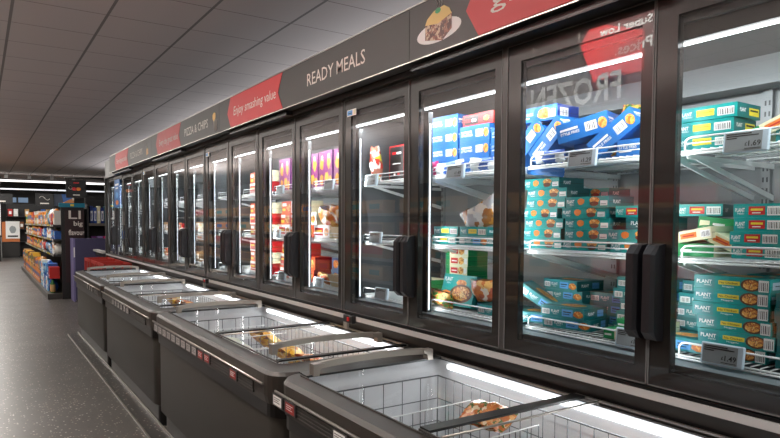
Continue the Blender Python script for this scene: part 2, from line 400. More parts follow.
def make_freezer(n0, label):
    y0, y1 = YN(n0), YN(n0+4)
    t = thing('upright_freezer', label, 'freezer', (0, 0, 0), 'row of glass-door freezers')
    a = MB()
    a.box(XB, XB+0.06, y0, y1, 0.03, 2.12, INWALL)                     # back
    a.box(1.76, XB, y0, y1, 0.03, 0.90, ANTH_D)                        # base
    a.box(1.775, XB, y0, y1, 0.90, 0.972, SILL)
    a.box(1.76, XB, y0, y1, 2.00, 2.12, INDARK)                        # top
    a.box(1.78, XB, y0, y0+0.02, 0.90, 2.0, PART); a.box(1.78, XB, y1-0.02, y1, 0.90, 2.0, PART)
    a.box(XB-0.12, XB, y0+0.02, y1-0.02, 1.90, 2.0, INWALL)            # air duct cover
    for k in range(5):                                                 # slotted uprights on the back wall
        y = y0+0.03 if k == 0 else (y1-0.03 if k == 4 else y0+W*k)
        a.box(XB-0.018, XB, y-0.016, y+0.016, 0.98, 1.9, INWALL)
        for q in range(22): a.box(XB-0.0185, XB-0.0175, y-0.010, y-0.004, 1.0+q*0.04, 1.018+q*0.04, INDARK); a.box(XB-0.0185, XB-0.0175, y+0.004, y+0.010, 1.0+q*0.04, 1.018+q*0.04, INDARK)
    a.build('cabinet', t)
    a = MB(); a.box(1.742, 1.765, y0, y1, 0.818, 0.866, ANTH); a.box(1.70, 1.742, y0, y1, 0.866, 0.876, ANTH); a.build('fascia', t)
    a = MB(); a.box(1.698, 1.706, y0, y1, 0.868, 0.892, RAILM); a.box(1.706, 1.722, y0, y1, 0.876, 0.884, RAILM); a.box(1.722, 1.76, y0, y1, 0.880, 0.897, BLACK); a.build('bumper_rail', t)
    a = MB(); a.box(1.70, 1.76, y0, y1, 2.092, 2.117, ANTH); a.box(1.705, 1.76, y0, y1, 2.117, 2.36, ANTH_D); a.build('canopy', t)
    # mullions and lamps
    for k in range(4):
        n = n0+k; b0, b1 = YN(n), YN(n+1)
        odd = (k % 2 == 0)       # hinge side at b0 for k even
        a = MB(); a.box(1.800, 1.812, b0+0.03, b1-0.03, 1.946, 1.953, LED); o = a.build('led_strip', t)
        m2 = MB(); m2.box(1.780, 1.812, b0+0.02, b1-0.02, 1.953, 2.05, BLACK); m2.build('lamp_housing', o)
        area_light('shelf_lamp', (1.808, (b0+b1)/2, 1.938), 0.012, W-0.08, LED_W, (0.93, 0.97, 1.0), (0, -0.45, 0)).parent = t
        yl = b1-0.076 if n >= 1 else b1-0.028           # the two nearest lamps sit tucked behind the frame
        a = MB(); a.box(1.797, 1.803, yl-0.003, yl, 0.985, 1.875, LEDV); o = a.build('led_strip', t)
        m2 = MB(); m2.box(1.790, 1.815, yl, b1-0.005, 0.975, 1.93, INDARK); m2.build('lamp_housing', o)
        area_light('mullion_lamp', (1.819, yl-0.006, 1.43), 0.88, 0.012, LED_W*(0.34 if n >= 1 else 0.2), (0.93, 0.97, 1.0), (0, pi/2, pi-0.7)).parent = t
        a = MB(); a.box(1.796, 1.804, b0+0.028, b0+0.031, 0.985, 1.875, LEDV); o = a.build('led_strip', t)
        area_light('mullion_lamp', (1.819, b0+0.034, 1.43), 0.88, 0.012, LED_W*0.6, (0.93, 0.97, 1.0), (0, pi/2, pi+0.7)).parent = t
        m2 = MB(); m2.box(1.790, 1.815, b0+0.005, b0+0.028, 0.975, 1.93, INDARK); m2.build('lamp_housing', o)
    for k in (0, 2, 4):
        y = YN(n0+k)
        a = MB(); w = 0.013
        ya, yb = max(y-w, y0), min(y+w, y1)
        a.box(D-0.002, 1.79, ya, yb, 0.898, 2.092, MULL)
        if k in (0, 4): a.box(D-0.004, D, y-0.002 if k == 4 else y, y if k == 4 else y+0.002, 0.898, 2.09, BLACK)
        a.build('mullion', t)
    # doors
    for k in range(4):
        n = n0+k; left_handle = (k % 2 == 0)   # handle at the far side (b1) for k even
        g = 0.013; b0 = YN(n)+(g if k % 2 == 0 else 0.0015); b1 = YN(n+1)-(g if k % 2 == 1 else 0.0015)
        z0, z1 = 0.901, 2.088
        iy0, iy1, iz0, iz1 = b0+0.045, b1-0.072, 0.953, 2.02
        O = [(b0, z0), (b1, z0), (b1, z1), (b0, z1)]; I = [(iy0, iz0), (iy1, iz0), (iy1, iz1), (iy0, iz1)]
        fr = MB()
        P = lambda q, x: [(x, yy, zz) for yy, zz in q]
        fr.loft([P(O, 1.757), P(O, D), P(I, D), P(I, 1.757), P(O, 1.757)], DOORGL, False)
        # slim trim edge around the door
        e = 0.004
        for q in ((b0, b1, z0, z0+e), (b0, b1, z1-e, z1), (b0, b0+e, z0, z1), (b1-e, b1, z0, z1)): fr.box(D-0.003, D+0.001, q[0], q[1], q[2], q[3], TRIMM)
        d = fr.build('door', t)
        a = MB(); a.face([(D+0.006, iy1, iz0), (D+0.006, iy0, iz0), (D+0.006, iy0, iz1), (D+0.006, iy1, iz1)], GLASS)
        a.build('glass_pane', d)
        a = MB(); s_ = 0.012
        I2 = [(iy0-s_, iz0-s_), (iy1+s_, iz0-s_), (iy1+s_, iz1+s_), (iy0-s_, iz1+s_)]
        a.loft([P(I2, 1.757), P(I2, 1.764), P([(iy0, iz0), (iy1, iz0), (iy1, iz1), (iy0, iz1)], 1.764), P(I, 1.757), P(I2, 1.757)], BLACK, False)
        a.build('gasket', d)
        hy = b1-0.028 if left_handle else b0+0.028
        a = MB(); hw = 0.021
        prof = [(D, 1.045), (D-0.035, 1.050), (D-0.062, 1.075), (D-0.062, 1.312), (D-0.035, 1.338), (D, 1.343)]
        inn = [(D, 1.045), (D-0.030, 1.050), (D-0.050, 1.078), (D-0.050, 1.310), (D-0.030, 1.338), (D, 1.343)]
        a.loft([[(x, hy-hw, z) for x, z in inn], [(x, hy-hw*0.6, z) for x, z in prof], [(x, hy+hw*0.6, z) for x, z in prof], [(x, hy+hw, z) for x, z in inn]], HANDLE)
        a.build('handle', d)
        if k in (3,) and n0 in (-1, 3, 7):
            a = MB(); a.box(D-0.004, D-0.0025, b1-0.135, b1-0.035, 1.992, 2.028, WHITE)
            a.decal((D-0.004, b1-0.04, 1.997), UY, UZ, 0.055, 0.026, LBLUE); a.decal((D-0.004, b1-0.106, 1.997), UY, UZ, 0.022, 0.026, CREAM)
            a.decal((D-0.004, b1-0.05, 2.006), UY, UZ, 0.036, 0.004, INK, 0.0008)
            o = a.build('door_sticker', d)
        for s_ in range(3):
            sh = shelf_mesh(YN(n)+0.022, YN(n+1)-0.022, SHELF_Z[s_], s_ != 0)
            o = sh.build('wire_shelf', t)
            if (n, s_) in PRICES:
                py, pr = PRICES[(n, s_)]; price_label(o, py, SHELF_Z[s_]+(0.006 if s_ == 2 else 0.022), pr)
    # small control display under the unit joint
    a = MB(); y = y1-0.16
    a.box(1.672, 1.698, y-0.05, y+0.05, 0.855, 0.897, BLACK, 0.003); a.box(1.667, 1.672, y-0.02, y, 0.868, 0.888, RED); a.box(1.672, 1.688, y+0.01, y+0.045, 0.82, 0.858, SATIN)
    if n0 < 6: a.build('control_display', t)
    return t
make_freezer(-1, 'glass-door upright freezer nearest the camera, blue and teal cartons on its wire shelves')
make_freezer(3, 'four-door upright freezer, second from the right, with purple packs and red boxes')
make_freezer(7, 'four-door upright freezer, third from the right, under the farther pizza and chips sign')
make_freezer(11, 'four-door upright freezer at the far left end of the row')
# end panel of the far unit
a = MB(); a.box(1.70, 2.5, YN(15)+0.003, YN(15)+0.045, 0, 2.12, MULL)
tag(a.build('end_panel'), 'grey steel end panel closing the far end of the upright freezers', 'panel')
# aluminium ledge running on past the last door
a = MB(); a.box(1.66, 1.74, YN(15)+0.05, 12.0, 0.885, 0.92, RAILM); a.box(1.70, 2.3, YN(15)+0.05, 12.0, 0.82, 0.885, ANTH_D)
for y in (11.1, 11.9): a.box(1.9, 2.0, y, y+0.06, 0, 0.82, ANTH_D)
tag(a.build('metal_ledge'), 'narrow silver-edged ledge beyond the last glass door', 'ledge')

# black louvre boxes tucked under the header
for y0_, y1_, lb in ((1.15, 2.34, 'above the second and third doors from the right'), (3.72, 4.79, 'above the sixth door from the right'), (6.19, 7.4, 'between the two pizza and chips signs'), (8.7, 9.88, 'nearest the far end')):
    a = MB(); a.box(1.652, 1.698, y0_, y1_, 2.088, 2.114, BLACK)
    for q in range(3): a.box(1.650, 1.652, y0_, y1_, 2.091+q*0.008, 2.095+q*0.008, ANTH_D)
    tag(a.build('vent_grille'), 'long black vent slot under the header, '+lb, 'vent', 'vent slots under the header')

# ------------------------------------------------------------------ header signs
XH = 1.62; HZ0, HZ1 = 2.12, 2.352
def board(a, y0, y1, m=SIGNG): a.box(XH, 1.70, y0, y1, HZ0, HZ1, m)
def ribbon(parent, yr, yl, txt, size=0.085):
    """red chevron ribbon, both ends pointing to the far side (left in the photo)"""
    a = MB(); zc = (HZ0+HZ1)/2; n = 0.075
    L = [(yl-n, HZ0+0.004), (yl+0.0, zc), (yl-n, HZ1-0.004)]; Rr = [(yr-0.0, HZ1-0.004), (yr+n, zc), (yr, HZ0+0.004)]
    pts = [(yl-q[0] if False else q[0], q[1]) for q in L+Rr]
    a.loft([[(XH-0.003, y, z) for y, z in pts], [(XH, y, z) for y, z in pts]], SIGNR)
    a.text(txt, (XH-0.003, yl-0.14, zc-0.052), UY, UZ, size, LETTER, fit=(yl-yr)-0.25, shear=0.12)
    return a.build('red_ribbon', parent)
def header(y0, y1, label, words, red, pic, txt, redtxt):
    t = thing('header_sign', label, 'sign', (0, 0, 0), 'header signs above the freezers')
    a = MB(); board(a, y0+0.002, y1-0.002); a.build('sign_board', t)
    a = MB(); a.box(XH-0.004, XH+0.002, y0, y1, HZ1, HZ1+0.006, SATIN); a.box(XH-0.004, XH+0.002, y0, y1, HZ0-0.004, HZ0, SATIN); a.build('edge_profile', t)
    if txt:
        a = MB(); a.text(txt[0], (XH, txt[1], 2.196), UY, UZ, 0.072, LETTER, fit=txt[1]-txt[2], bold=0.004, off=0.002); a.build('lettering', t)
    if red: ribbon(t, red[0], red[1], redtxt)
    if pic:
        a = MB(); py, kind = pic
        if kind == 'lasagne':
            a.blob((XH, py, 2.205), UY, UZ, 0.15, 0.045, WHITE, 1, 0.001, 28, 0.0)
            a.poly((XH, py, 2.205), UY, UZ, [(-0.09, -0.02), (0.03, -0.045), (0.09, -0.01), (0.09, 0.055), (0.0, 0.065), (-0.09, 0.045)], blotch('ragu_print', [(110, 56, 40), (150, 92, 70), (206, 180, 150), (84, 40, 30)], 60), 0.002)
            a.poly((XH, py, 2.205), UY, UZ, [(-0.09, 0.042), (0.0, 0.03), (0.09, 0.05), (0.075, 0.075), (0.04, 0.095), (-0.03, 0.088), (-0.075, 0.065)], mat('cheese', (226, 196, 120), 0.5), 0.003)
            a.blob((XH, py, 2.288), UY, UZ, 0.022, 0.012, GREEN, 3, 0.004)
            for q in (-0.012, 0.004, 0.02):
                a.tube([(XH-0.002, py-q-0.006*sin(s), 2.305+0.008*s) for s in range(6)], 0.0012, SATIN, 4)
        elif kind == 'fries':
            a.blob((XH, py-0.01, 2.21), UY, UZ, 0.066, 0.080, mat('cone_dark', (34, 33, 34), 0.5), 4, 0.0008, 20, 0.02)
            a.blob((XH, py+0.025, 2.262), UY, UZ, 0.050, 0.042, mat('chip', (222, 178, 90), 0.5), 6, 0.0014, 12, 0.3)
            for q in range(5): a.tube([(XH-0.002, py-0.010-0.022*(q-2)*0.7, 2.145), (XH-0.002, py-0.010-0.022*(q-2), 2.235)], 0.0016, LETTER, 4)
        else:
            a.poly((XH, py, 2.165), UY, UZ, [(-0.05, 0.0), (0.05, 0.01), (0.03, 0.075), (-0.055, 0.07)], mat('chip', (222, 178, 90), 0.5), 0.001)
            a.blob((XH, py, 2.20), UY, UZ, 0.035, 0.025, FOOD, 8, 0.002)
            a.tube([(XH-0.002, py+0.05, 2.31), (XH-0.002, py+0.03, 2.24)], 0.003, WHITE, 4)
        a.build('food_picture', t)
header(-0.35, 2.31, 'dark header sign with lasagne picture and red ribbon, rightmost of the row', None, (0.8, 1.92), (2.10, 'lasagne'), None, 'great value')
header(2.31, 4.95, 'dark READY MEALS header sign with a red Enjoy smashing value ribbon', None, (3.70, 4.745), None, ('READY MEALS', 3.345, 2.69), 'Enjoy smashing value')
header(4.95, 7.30, 'header sign with chip cone picture and larger PIZZA & CHIPS lettering', None, (6.08, 7.07), (5.0+0.05, 'fries'), ('PIZZA & CHIPS', 5.95, 5.24), 'Every day great value')
header(7.30, 9.98, 'farthest header sign with small PIZZA & CHIPS lettering and red ribbon', None, (8.58, 9.52), (7.50, 'bag'), ('PIZZA & CHIPS', 8.45, 7.75), 'Every day great value')

# ------------------------------------------------------------------ cartons and bags in the uprights
XL, YL, ZL = (1, 0, 0), (0, 1, 0), (0, 0, 1)
def carton_mesh(kind):
    """origin at the bottom centre; the printed front faces local -y"""
    a = MB()
    def base(w, d, h, c, c2=None):
        a.box(-w/2, w/2, -d/2, d/2, 0, h, c)
        if c2:
            a.decal((w/2, -d/2, 0), YL, ZL, d, h, c2, 0.0003)     # near end flap
            a.decal((w/2, -d/2+0.002, h*0.46), YL, ZL, d-0.004, 0.0012, INK, 0.0006)
    F0 = lambda x, z: (x, -d/2, z)
    if kind == 'burger':
        w, d, h = 0.20, 0.14, 0.040; base(w, d, h, TEAL, TEALD)
        a.decal(F0(-0.098, 0.002), XL, ZL, 0.045, h-0.004, TEALM)
        a.text('PLANT', F0(-0.094, 0.016), XL, ZL, 0.013, WHITE, fit=0.036, bold=0.02, off=0.001)
        a.text('MENU', F0(-0.080, 0.008), XL, ZL, 0.005, WHITE, off=0.001)
        a.blob(F0(-0.026, 0.022), XL, ZL, 0.019, 0.013, ORANGE, 2)
        a.blob(F0(0.036, 0.026), XL, ZL, 0.026, 0.013, FOOD, 3); a.blob(F0(0.036, 0.013), XL, ZL, 0.022, 0.010, mat('patty', (96, 48, 26), 0.5), 4, 0.0009)
        a.decal(F0(0.064, 0.006), XL, ZL, 0.032, 0.018, WHITE); a.decal(F0(0.067, 0.010), XL, ZL, 0.024, 0.003, EINK, 0.0008)
        a.text('PLANT', (w/2, -0.045, 0.014), YL, ZL, 0.013, WHITE, fit=0.04, bold=0.02, off=0.001)
    elif kind == 'tealblue':
        w, d, h = 0.20, 0.15, 0.052; base(w, d, h, TEALM, TEALD)
        a.barcode(F0(-0.094, 0.010), XL, ZL, 0.036, 0.026)
        a.text('PLANT', F0(-0.050, 0.020), XL, ZL, 0.015, WHITE, fit=0.038, bold=0.02, off=0.001); a.text('MENU', F0(-0.040, 0.012), XL, ZL, 0.005, WHITE, off=0.001)
        a.decal(F0(0.0, 0.008), XL, ZL, 0.050, 0.034, LBLUE); a.decal(F0(0.006, 0.027), XL, ZL, 0.038, 0.005, INK, 0.0008); a.decal(F0(0.006, 0.017), XL, ZL, 0.030, 0.003, INK, 0.0008)
        a.blob(F0(0.075, 0.024), XL, ZL, 0.024, 0.018, NUGGET, 5)
        a.text('PLANT', (w/2, -0.05, 0.02), YL, ZL, 0.015, WHITE, fit=0.04, bold=0.02, off=0.001); a.decal((w/2, 0.01, 0.01), YL, ZL, 0.04, 0.032, LBLUE)
        a.blob((0.0, 0.0, h), XL, YL, 0.06, 0.04, NUGGET, 9); a.decal((-0.09, -0.06, h), XL, YL, 0.18, 0.03, TEALD)
    elif kind == 'tealred':
        w, d, h = 0.145, 0.16, 0.040; base(w, d, h, TEAL, TEALD)
        a.text('PLANT', F0(-0.067, 0.016), XL, ZL, 0.012, WHITE, fit=0.028, bold=0.02, off=0.001); a.text('MENU', F0(-0.06, 0.009), XL, ZL, 0.005, WHITE, off=0.001)
        a.decal(F0(-0.028, 0.008), XL, ZL, 0.046, 0.024, RED); a.decal(F0(-0.022, 0.020), XL, ZL, 0.034, 0.006, YELLOW, 0.0008); a.decal(F0(-0.018, 0.012), XL, ZL, 0.024, 0.003, WHITE, 0.0008)
        a.barcode(F0(0.024, 0.006), XL, ZL, 0.042, 0.026, bars=9)
        a.text('PLANT', (w/2, -0.045, 0.014), YL, ZL, 0.013, WHITE, fit=0.04, bold=0.02, off=0.001)
    elif kind == 'tealyellow':
        w, d, h = 0.185, 0.14, 0.066; base(w, d, h, TEAL, TEALD)
        a.decal(F0(-0.09, 0.003), XL, ZL, 0.052, h-0.006, TEALM)
        a.text('PLANT', F0(-0.084, 0.028), XL, ZL, 0.018, WHITE, fit=0.038, bold=0.02, off=0.001); a.text('MENU', F0(-0.072, 0.018), XL, ZL, 0.007, WHITE, off=0.001)
        a.decal(F0(-0.032, 0.018), XL, ZL, 0.056, 0.032, YELLOW); a.text('6 Vegetable', F0(-0.029, 0.032), XL, ZL, 0.010, INK, fit=0.05, off=0.001)
        a.barcode(F0(0.034, 0.012), XL, ZL, 0.05, 0.038, bars=9)
        a.text('PLANT', (w/2, -0.055, 0.025), YL, ZL, 0.018, WHITE, fit=0.035, bold=0.02, off=0.001); a.decal((w/2, 0.0, 0.012), YL, ZL, 0.06, 0.036, YELLOW, 0.0006); a.decal((w/2, 0.006, 0.032), YL, ZL, 0.048, 0.008, INK, 0.001)
    elif kind == 'chicken':
        w, d, h = 0.225, 0.13, 0.056; base(w, d, h, TEAL, TEAL)
        a.decal(F0(-0.110, 0.003), XL, ZL, 0.062, h-0.006, TEALM)
        a.text('PLANT', F0(-0.104, 0.022), XL, ZL, 0.016, WHITE, fit=0.048, bold=0.02, off=0.001); a.text('MENU', F0(-0.08, 0.013), XL, ZL, 0.006, WHITE, off=0.001)
        a.decal(F0(-0.036, 0.022), XL, ZL, 0.064, 0.017, YELLOW); a.text('No Chicken', F0(-0.032, 0.026), XL, ZL, 0.009, INK, fit=0.054, bold=0.01, off=0.001)
        a.text('Nuggets', F0(-0.024, 0.010), XL, ZL, 0.008, WHITE, fit=0.036, bold=0.01, off=0.001)
        a.blob(F0(0.060, 0.028), XL, ZL, 0.030, 0.026, mat('dip', (94, 56, 32), 0.5), 5, j=0.03); a.blob(F0(0.060, 0.029), XL, ZL, 0.025, 0.022, FOOD, 6, 0.001)
        a.barcode(F0(0.082, 0.004), XL, ZL, 0.028, 0.046, bars=5, off=0.0012)
        a.decal((w/2, -0.05, 0.012), YL, ZL, 0.075, 0.03, LABW, 0.0006); a.decal((w/2, -0.035, 0.025), YL, ZL, 0.04, 0.004, TEALD, 0.001)
        a.blob((0.0, 0.0, h), XL, YL, 0.07, 0.04, NUGGET, 9)
    elif kind == 'tealplain':
        w, d, h = 0.13, 0.16, 0.052; base(w, d, h, TEALD, TEALD)
        a.text('PLANT', F0(-0.045, 0.020), XL, ZL, 0.017, WHITE, fit=0.052, bold=0.02, off=0.001); a.text('MENU', F0(-0.025, 0.010), XL, ZL, 0.006, WHITE, off=0.001)
        a.decal(F0(0.02, 0.014), XL, ZL, 0.035, 0.022, mat('teal_light', (90, 180, 175), 0.4))
    elif kind == 'blue':
        w, d, h = 0.20, 0.13, 0.072; base(w, d, h, BLUE, BLUE)
        a.decal(F0(-0.085, 0.040), XL, ZL, 0.07, 0.011*0.8, WHITE, 0.001); a.text('STYLE FRIES', F0(-0.085, 0.024), XL, ZL, 0.011, WHITE, fit=0.075, bold=0.02, off=0.001)
        a.barcode(F0(0.012, 0.018), XL, ZL, 0.045, 0.034); a.blob(F0(0.078, 0.034), XL, ZL, 0.018, 0.022, NUGGET, 7)
        a.decal((w/2, -0.06, 0.042), YL, ZL, 0.05, 0.010*0.8, WHITE, 0.001); a.text('STYLE FRIES', (w/2, -0.06, 0.028), YL, ZL, 0.010, WHITE, fit=0.055, bold=0.02, off=0.001)
        a.blob((w/2, 0.032, 0.034), YL, ZL, 0.026, 0.026, NUGGET, 8)
        a.decal((-0.09, -0.05, h), XL, YL, 0.08, 0.05, WHITE)
    elif kind == 'bluenug':
        w, d, h = 0.20, 0.13, 0.058; base(w, d, h, BLUE, BLUED)
        a.text('STYLE FRIES', F0(-0.092, 0.026), XL, ZL, 0.011, WHITE, fit=0.07, bold=0.02, off=0.001); a.decal(F0(-0.092, 0.014), XL, ZL, 0.05, 0.005, WHITE)
        a.blob(F0(0.034, 0.028), XL, ZL, 0.038, 0.024, NUGGET, 9); a.decal(F0(0.055, 0.01), XL, ZL, 0.036, 0.030, CREAM, 0.001)
        a.barcode((w/2, -0.05, 0.012), YL, ZL, 0.05, 0.034)
    elif kind == 'cream':
        w, d, h = 0.16, 0.12, 0.036; base(w, d, h, CREAM, CREAM)
        a.decal(F0(-0.08, 0.0), XL, ZL, 0.042, h, GREEN); a.decal(F0(-0.076, 0.012), XL, ZL, 0.034*0.8, 0.010*0.7, WHITE, 0.001)
        a.decal(F0(-0.026, 0.010), XL, ZL, 0.056, 0.017, ORANGE); a.decal(F0(-0.018, 0.016), XL, ZL, 0.040, 0.004, RED, 0.0008); a.barcode(F0(0.044, 0.006), XL, ZL, 0.032, 0.022)
        a.decal((-0.08, -0.06, h), XL, YL, 0.04, 0.12, GREEN)
    elif kind == 'green':
        w, d, h = 0.15, 0.12, 0.040; base(w, d, h, GREEN, CREAM)
        a.decal(F0(-0.03, 0.014), XL, ZL, 0.045*0.8, 0.012*0.7, WHITE, 0.001); a.decal(F0(-0.07, 0.008), XL, ZL, 0.03, 0.02, CREAM)
    elif kind == 'redgreen':
        w, d, h = 0.17, 0.13, 0.048; base(w, d, h, CREAM, GREEN)
        a.decal(F0(-0.085, 0), XL, ZL, 0.03, h, GREEN); a.decal(F0(-0.045, 0.010), XL, ZL, 0.055, 0.028, RED); a.decal(F0(-0.038, 0.02), XL, ZL, 0.04, 0.006, WHITE, 0.0008)
        a.blob(F0(0.035, 0.025), XL, ZL, 0.024, 0.02, FOOD, 2); a.decal(F0(0.06, 0.01), XL, ZL, 0.02, 0.028, WHITE)
    elif kind == 'bigteal':
        w, d, h = 0.24, 0.03, 0.15; base(w, d, h, TEAL, TEALD)
        a.text('PLANT', F0(-0.11, 0.115), XL, ZL, 0.02, WHITE, fit=0.06, bold=0.02, off=0.001); a.text('MENU', F0(-0.09, 0.102), XL, ZL, 0.008, WHITE, off=0.001)
        a.blob(F0(-0.08, 0.05), XL, ZL, 0.045, 0.022, ORANGE, 4); a.blob(F0(0.03, 0.06), XL, ZL, 0.08, 0.045, mat('dip', (94, 56, 32), 0.5), 5, 0.0008, 18, 0.03); a.blob(F0(0.03, 0.062), XL, ZL, 0.07, 0.038, FOOD, 6, 0.0012); a.blob(F0(0.02, 0.11), XL, ZL, 0.04, 0.018, NUGGET, 7)
        a.blob(F0(0.10, 0.12), XL, ZL, 0.012, 0.012, LBLUE, 7, 0.0008, 14, 0)
    elif kind == 'redbox':
        w, d, h = 0.21, 0.14, 0.055; base(w, d, h, RED, RED)
        a.decal(F0(-0.095, 0.008), XL, ZL, 0.10, 0.038, BLACK); a.decal(F0(-0.085, 0.02), XL, ZL, 0.035, 0.014, RED, 0.001); a.decal(F0(-0.04, 0.02), XL, ZL, 0.03, 0.012, WHITE, 0.001)
        a.blob(F0(0.06, 0.028), XL, ZL, 0.03, 0.02, BLACK, 5, 0.0005, 16, 0.02); a.blob(F0(0.06, 0.027), XL, ZL, 0.022, 0.014, NUGGET, 6, 0.001)
    elif kind == 'blackbox':
        w, d, h = 0.15, 0.04, 0.20; base(w, d, h, RED, RED)
        a.decal(F0(-0.068, 0.008), XL, ZL, 0.136, 0.184, mat('box_black', (34, 32, 34), 0.35)); a.decal(F0(-0.045, 0.15), XL, ZL, 0.04, 0.014, RED, 0.001); a.decal(F0(0.0, 0.15), XL, ZL, 0.045, 0.012, WHITE, 0.001)
        a.decal(F0(-0.04, 0.095), XL, ZL, 0.08, 0.006, WHITE, 0.001); a.decal(F0(-0.03, 0.03), XL, ZL, 0.02, 0.016, WHITE, 0.001); a.decal(F0(0.01, 0.03), XL, ZL, 0.02, 0.016, RED, 0.001)
    elif kind == 'purplepack':
        w, d, h = 0.19, 0.06, 0.235; base(w, d, h, mat('purple_pack', (128, 48, 110), 0.4), PURPLE)
        yb = mat('golden', (222, 158, 40), 0.45)
        for q, (bx, bz, rx, rz) in enumerate(((-0.045, 0.15, 0.035, 0.055), (0.05, 0.16, 0.03, 0.05), (-0.05, 0.05, 0.03, 0.04), (0.02, 0.06, 0.035, 0.045), (0.07, 0.04, 0.02, 0.04))):
            a.blob(F0(bx, bz), XL, ZL, rx, rz, yb, q, 0.0006, 12, 0.35)
        a.blob(F0(-0.04, 0.19), XL, ZL, 0.014, 0.02, CREAM, 3, 0.001); a.blob(F0(0.05, 0.20), XL, ZL, 0.014, 0.018, CREAM, 5, 0.001)
    elif kind == 'orangebox':
        w, d, h = 0.19, 0.13, 0.085; base(w, d, h, mat('orange_red', (214, 74, 34), 0.42), RED)
        a.decal(F0(-0.085, 0.05), XL, ZL, 0.08, 0.022, WHITE); a.blob(F0(0.035, 0.04), XL, ZL, 0.045, 0.03, FOOD, 3); a.decal(F0(-0.085, 0.015), XL, ZL, 0.06, 0.018, YELLOW)
    elif kind == 'whitered':
        w, d, h = 0.22, 0.14, 0.085; base(w, d, h, WHITE, CREAM)
        a.decal(F0(-0.10, 0.012), XL, ZL, 0.12, 0.055, RED); a.decal(F0(-0.09, 0.04), XL, ZL, 0.09, 0.012, YELLOW, 0.0008); a.blob(F0(0.065, 0.04), XL, ZL, 0.034, 0.03, FOOD, 3)
    elif kind == 'bluepack':
        w, d, h = 0.145, 0.12, 0.085; base(w, d, h, mat('steel_blue', (78, 108, 150), 0.42), BLUED)
        a.blob(F0(-0.02, 0.045), XL, ZL, 0.04, 0.03, NUGGET, 3); a.decal(F0(0.025, 0.02), XL, ZL, 0.035, 0.04, WHITE); a.blob(F0(0.045, 0.06), XL, ZL, 0.018, 0.014, ORANGE, 5, 0.001)
    elif kind == 'tray':
        w, d, h = 0.25, 0.16, 0.075
        a.loft([[(-0.10, -0.06, 0), (0.10, -0.06, 0), (0.10, 0.06, 0), (-0.10, 0.06, 0)], [(-w/2, -d/2, h), (w/2, -d/2, h), (w/2, d/2, h), (-w/2, d/2, h)], [(-w/2+.006, -d/2+.006, h), (w/2-.006, -d/2+.006, h), (w/2-.006, d/2-.006, h), (-w/2+.006, d/2-.006, h)], [(-0.095, -0.055, 0.006), (0.095, -0.055, 0.006), (0.095, 0.055, 0.006), (-0.095, 0.055, 0.006)]], mat('tray_cream', (206, 186, 150), 0.6), True)
    elif kind == 'brown':
        w, d, h = 0.24, 0.16, 0.10; base(w, d, h, KRAFT, KRAFT); a.decal(F0(-0.1, 0.03), XL, ZL, 0.1, 0.04, WHITE); a.barcode(F0(0.03, 0.03), XL, ZL, 0.06, 0.04)
    zs = {'chicken': 0.73, 'tealblue': 0.80, 'tealplain': 0.80, 'tealyellow': 0.64}.get(kind, 1)
    if zs != 1: a.v = [(p[0], p[1], p[2]*zs) for p in a.v]; h *= zs
    a.w, a.d, a.h = w, d, h
    return a
_cm = {}
def cm(kind):
    if kind not in _cm:
        a = carton_mesh(kind); _cm[kind] = (a.mesh('carton'), a.w, a.d, a.h)
    return _cm[kind]
CAT = {'tray': ('food_tray', 'tray'), 'purplepack': ('food_pack', 'pack')}
def carton(kind, yc, z, label, group=None, xf=1.875, rz=0.0, tilt=0.0, pitch=0.0):
    me, w, d, h = cm(kind)
    nm, cat = CAT.get(kind, ('food_carton', 'box'))
    o = bpy.data.objects.new(nm, me); COL.objects.link(o)
    o.rotation_euler = (pitch, tilt, -pi/2+rz)
    o.location = (xf+d/2, yc, z)
    tag(o, label, cat, group)
    return o
def stack(kind, yc, shelf, n, desc, where, group, xf=1.875, z=None, rnd=1, jit=0.10, jy=0.008):
    r = random.Random(rnd); me, w, d, h = cm(kind); z = SHELF_Z[shelf]+0.002 if z is None else z
    for k in range(n):
        pos = 'lowest' if k == 0 else ('topmost' if k == n-1 else ORD[k]+' from bottom')
        if n == 1: pos = 'alone'
        carton(kind, yc+r.uniform(-jy, jy), z+k*(h+0.0006), f'{desc}, {pos} {where}', group, xf+r.uniform(0, 0.008), r.uniform(-jit, jit)*0.5)
def bag_mesh(w, h, t, m, seed=0, crimp=True):
    """pillow pack lying in the local x-z plane, seams at both x ends"""
    a = MB(); r = random.Random(seed); nx, nz = 14, 10
    ph = [r.uniform(0, 6) for _ in range(6)]
    def P(i, j, s):
        u = i/nx*2-1; v = j/nz*2-1
        e = max(0, (1-abs(u)**3.2))**0.6*max(0, 1-v*v*0.92)**0.5
        th = t*0.5*e*(1+0.22*sin(5*u+ph[0])*cos(4*v+ph[1])+0.12*sin(11*u+ph[2]+6*v))
        k = 1-0.05*abs(v)+0.02*sin(9*v+ph[3])
        return (u*w/2*k, s*th+0.004*sin(7*u+ph[4])*abs(u)**3, (v*h/2)*(1-0.10*(1-abs(u))+0.03*sin(8*u+ph[5]))+h/2)
    for s in (1, -1):
        base = len(a.v)
        for i in range(nx+1):
            for j in range(nz+1): a.v.append(P(i, j, s))
        for i in range(nx):
            for j in range(nz):
                q = [base+i*(nz+1)+j, base+(i+1)*(nz+1)+j, base+(i+1)*(nz+1)+j+1, base+i*(nz+1)+j+1]
                if s == 1: q.reverse()
                a.f.append(tuple(q)); a.m.append(a.mi(m)); a.smooth.append(True)
    return a
def bag(name, label, cat, w, h, t, m, loc, rot, seed, group=None):
    o = bag_mesh(w, h, t, m, seed).build(name); o.location = loc; o.rotation_euler = rot
    return tag(o, label, cat, group)
GT, GB, GR = 'teal cartons in the freezers', 'blue cartons on the top shelf', 'red and white boxes in the middle freezers'
SZ = SHELF_Z
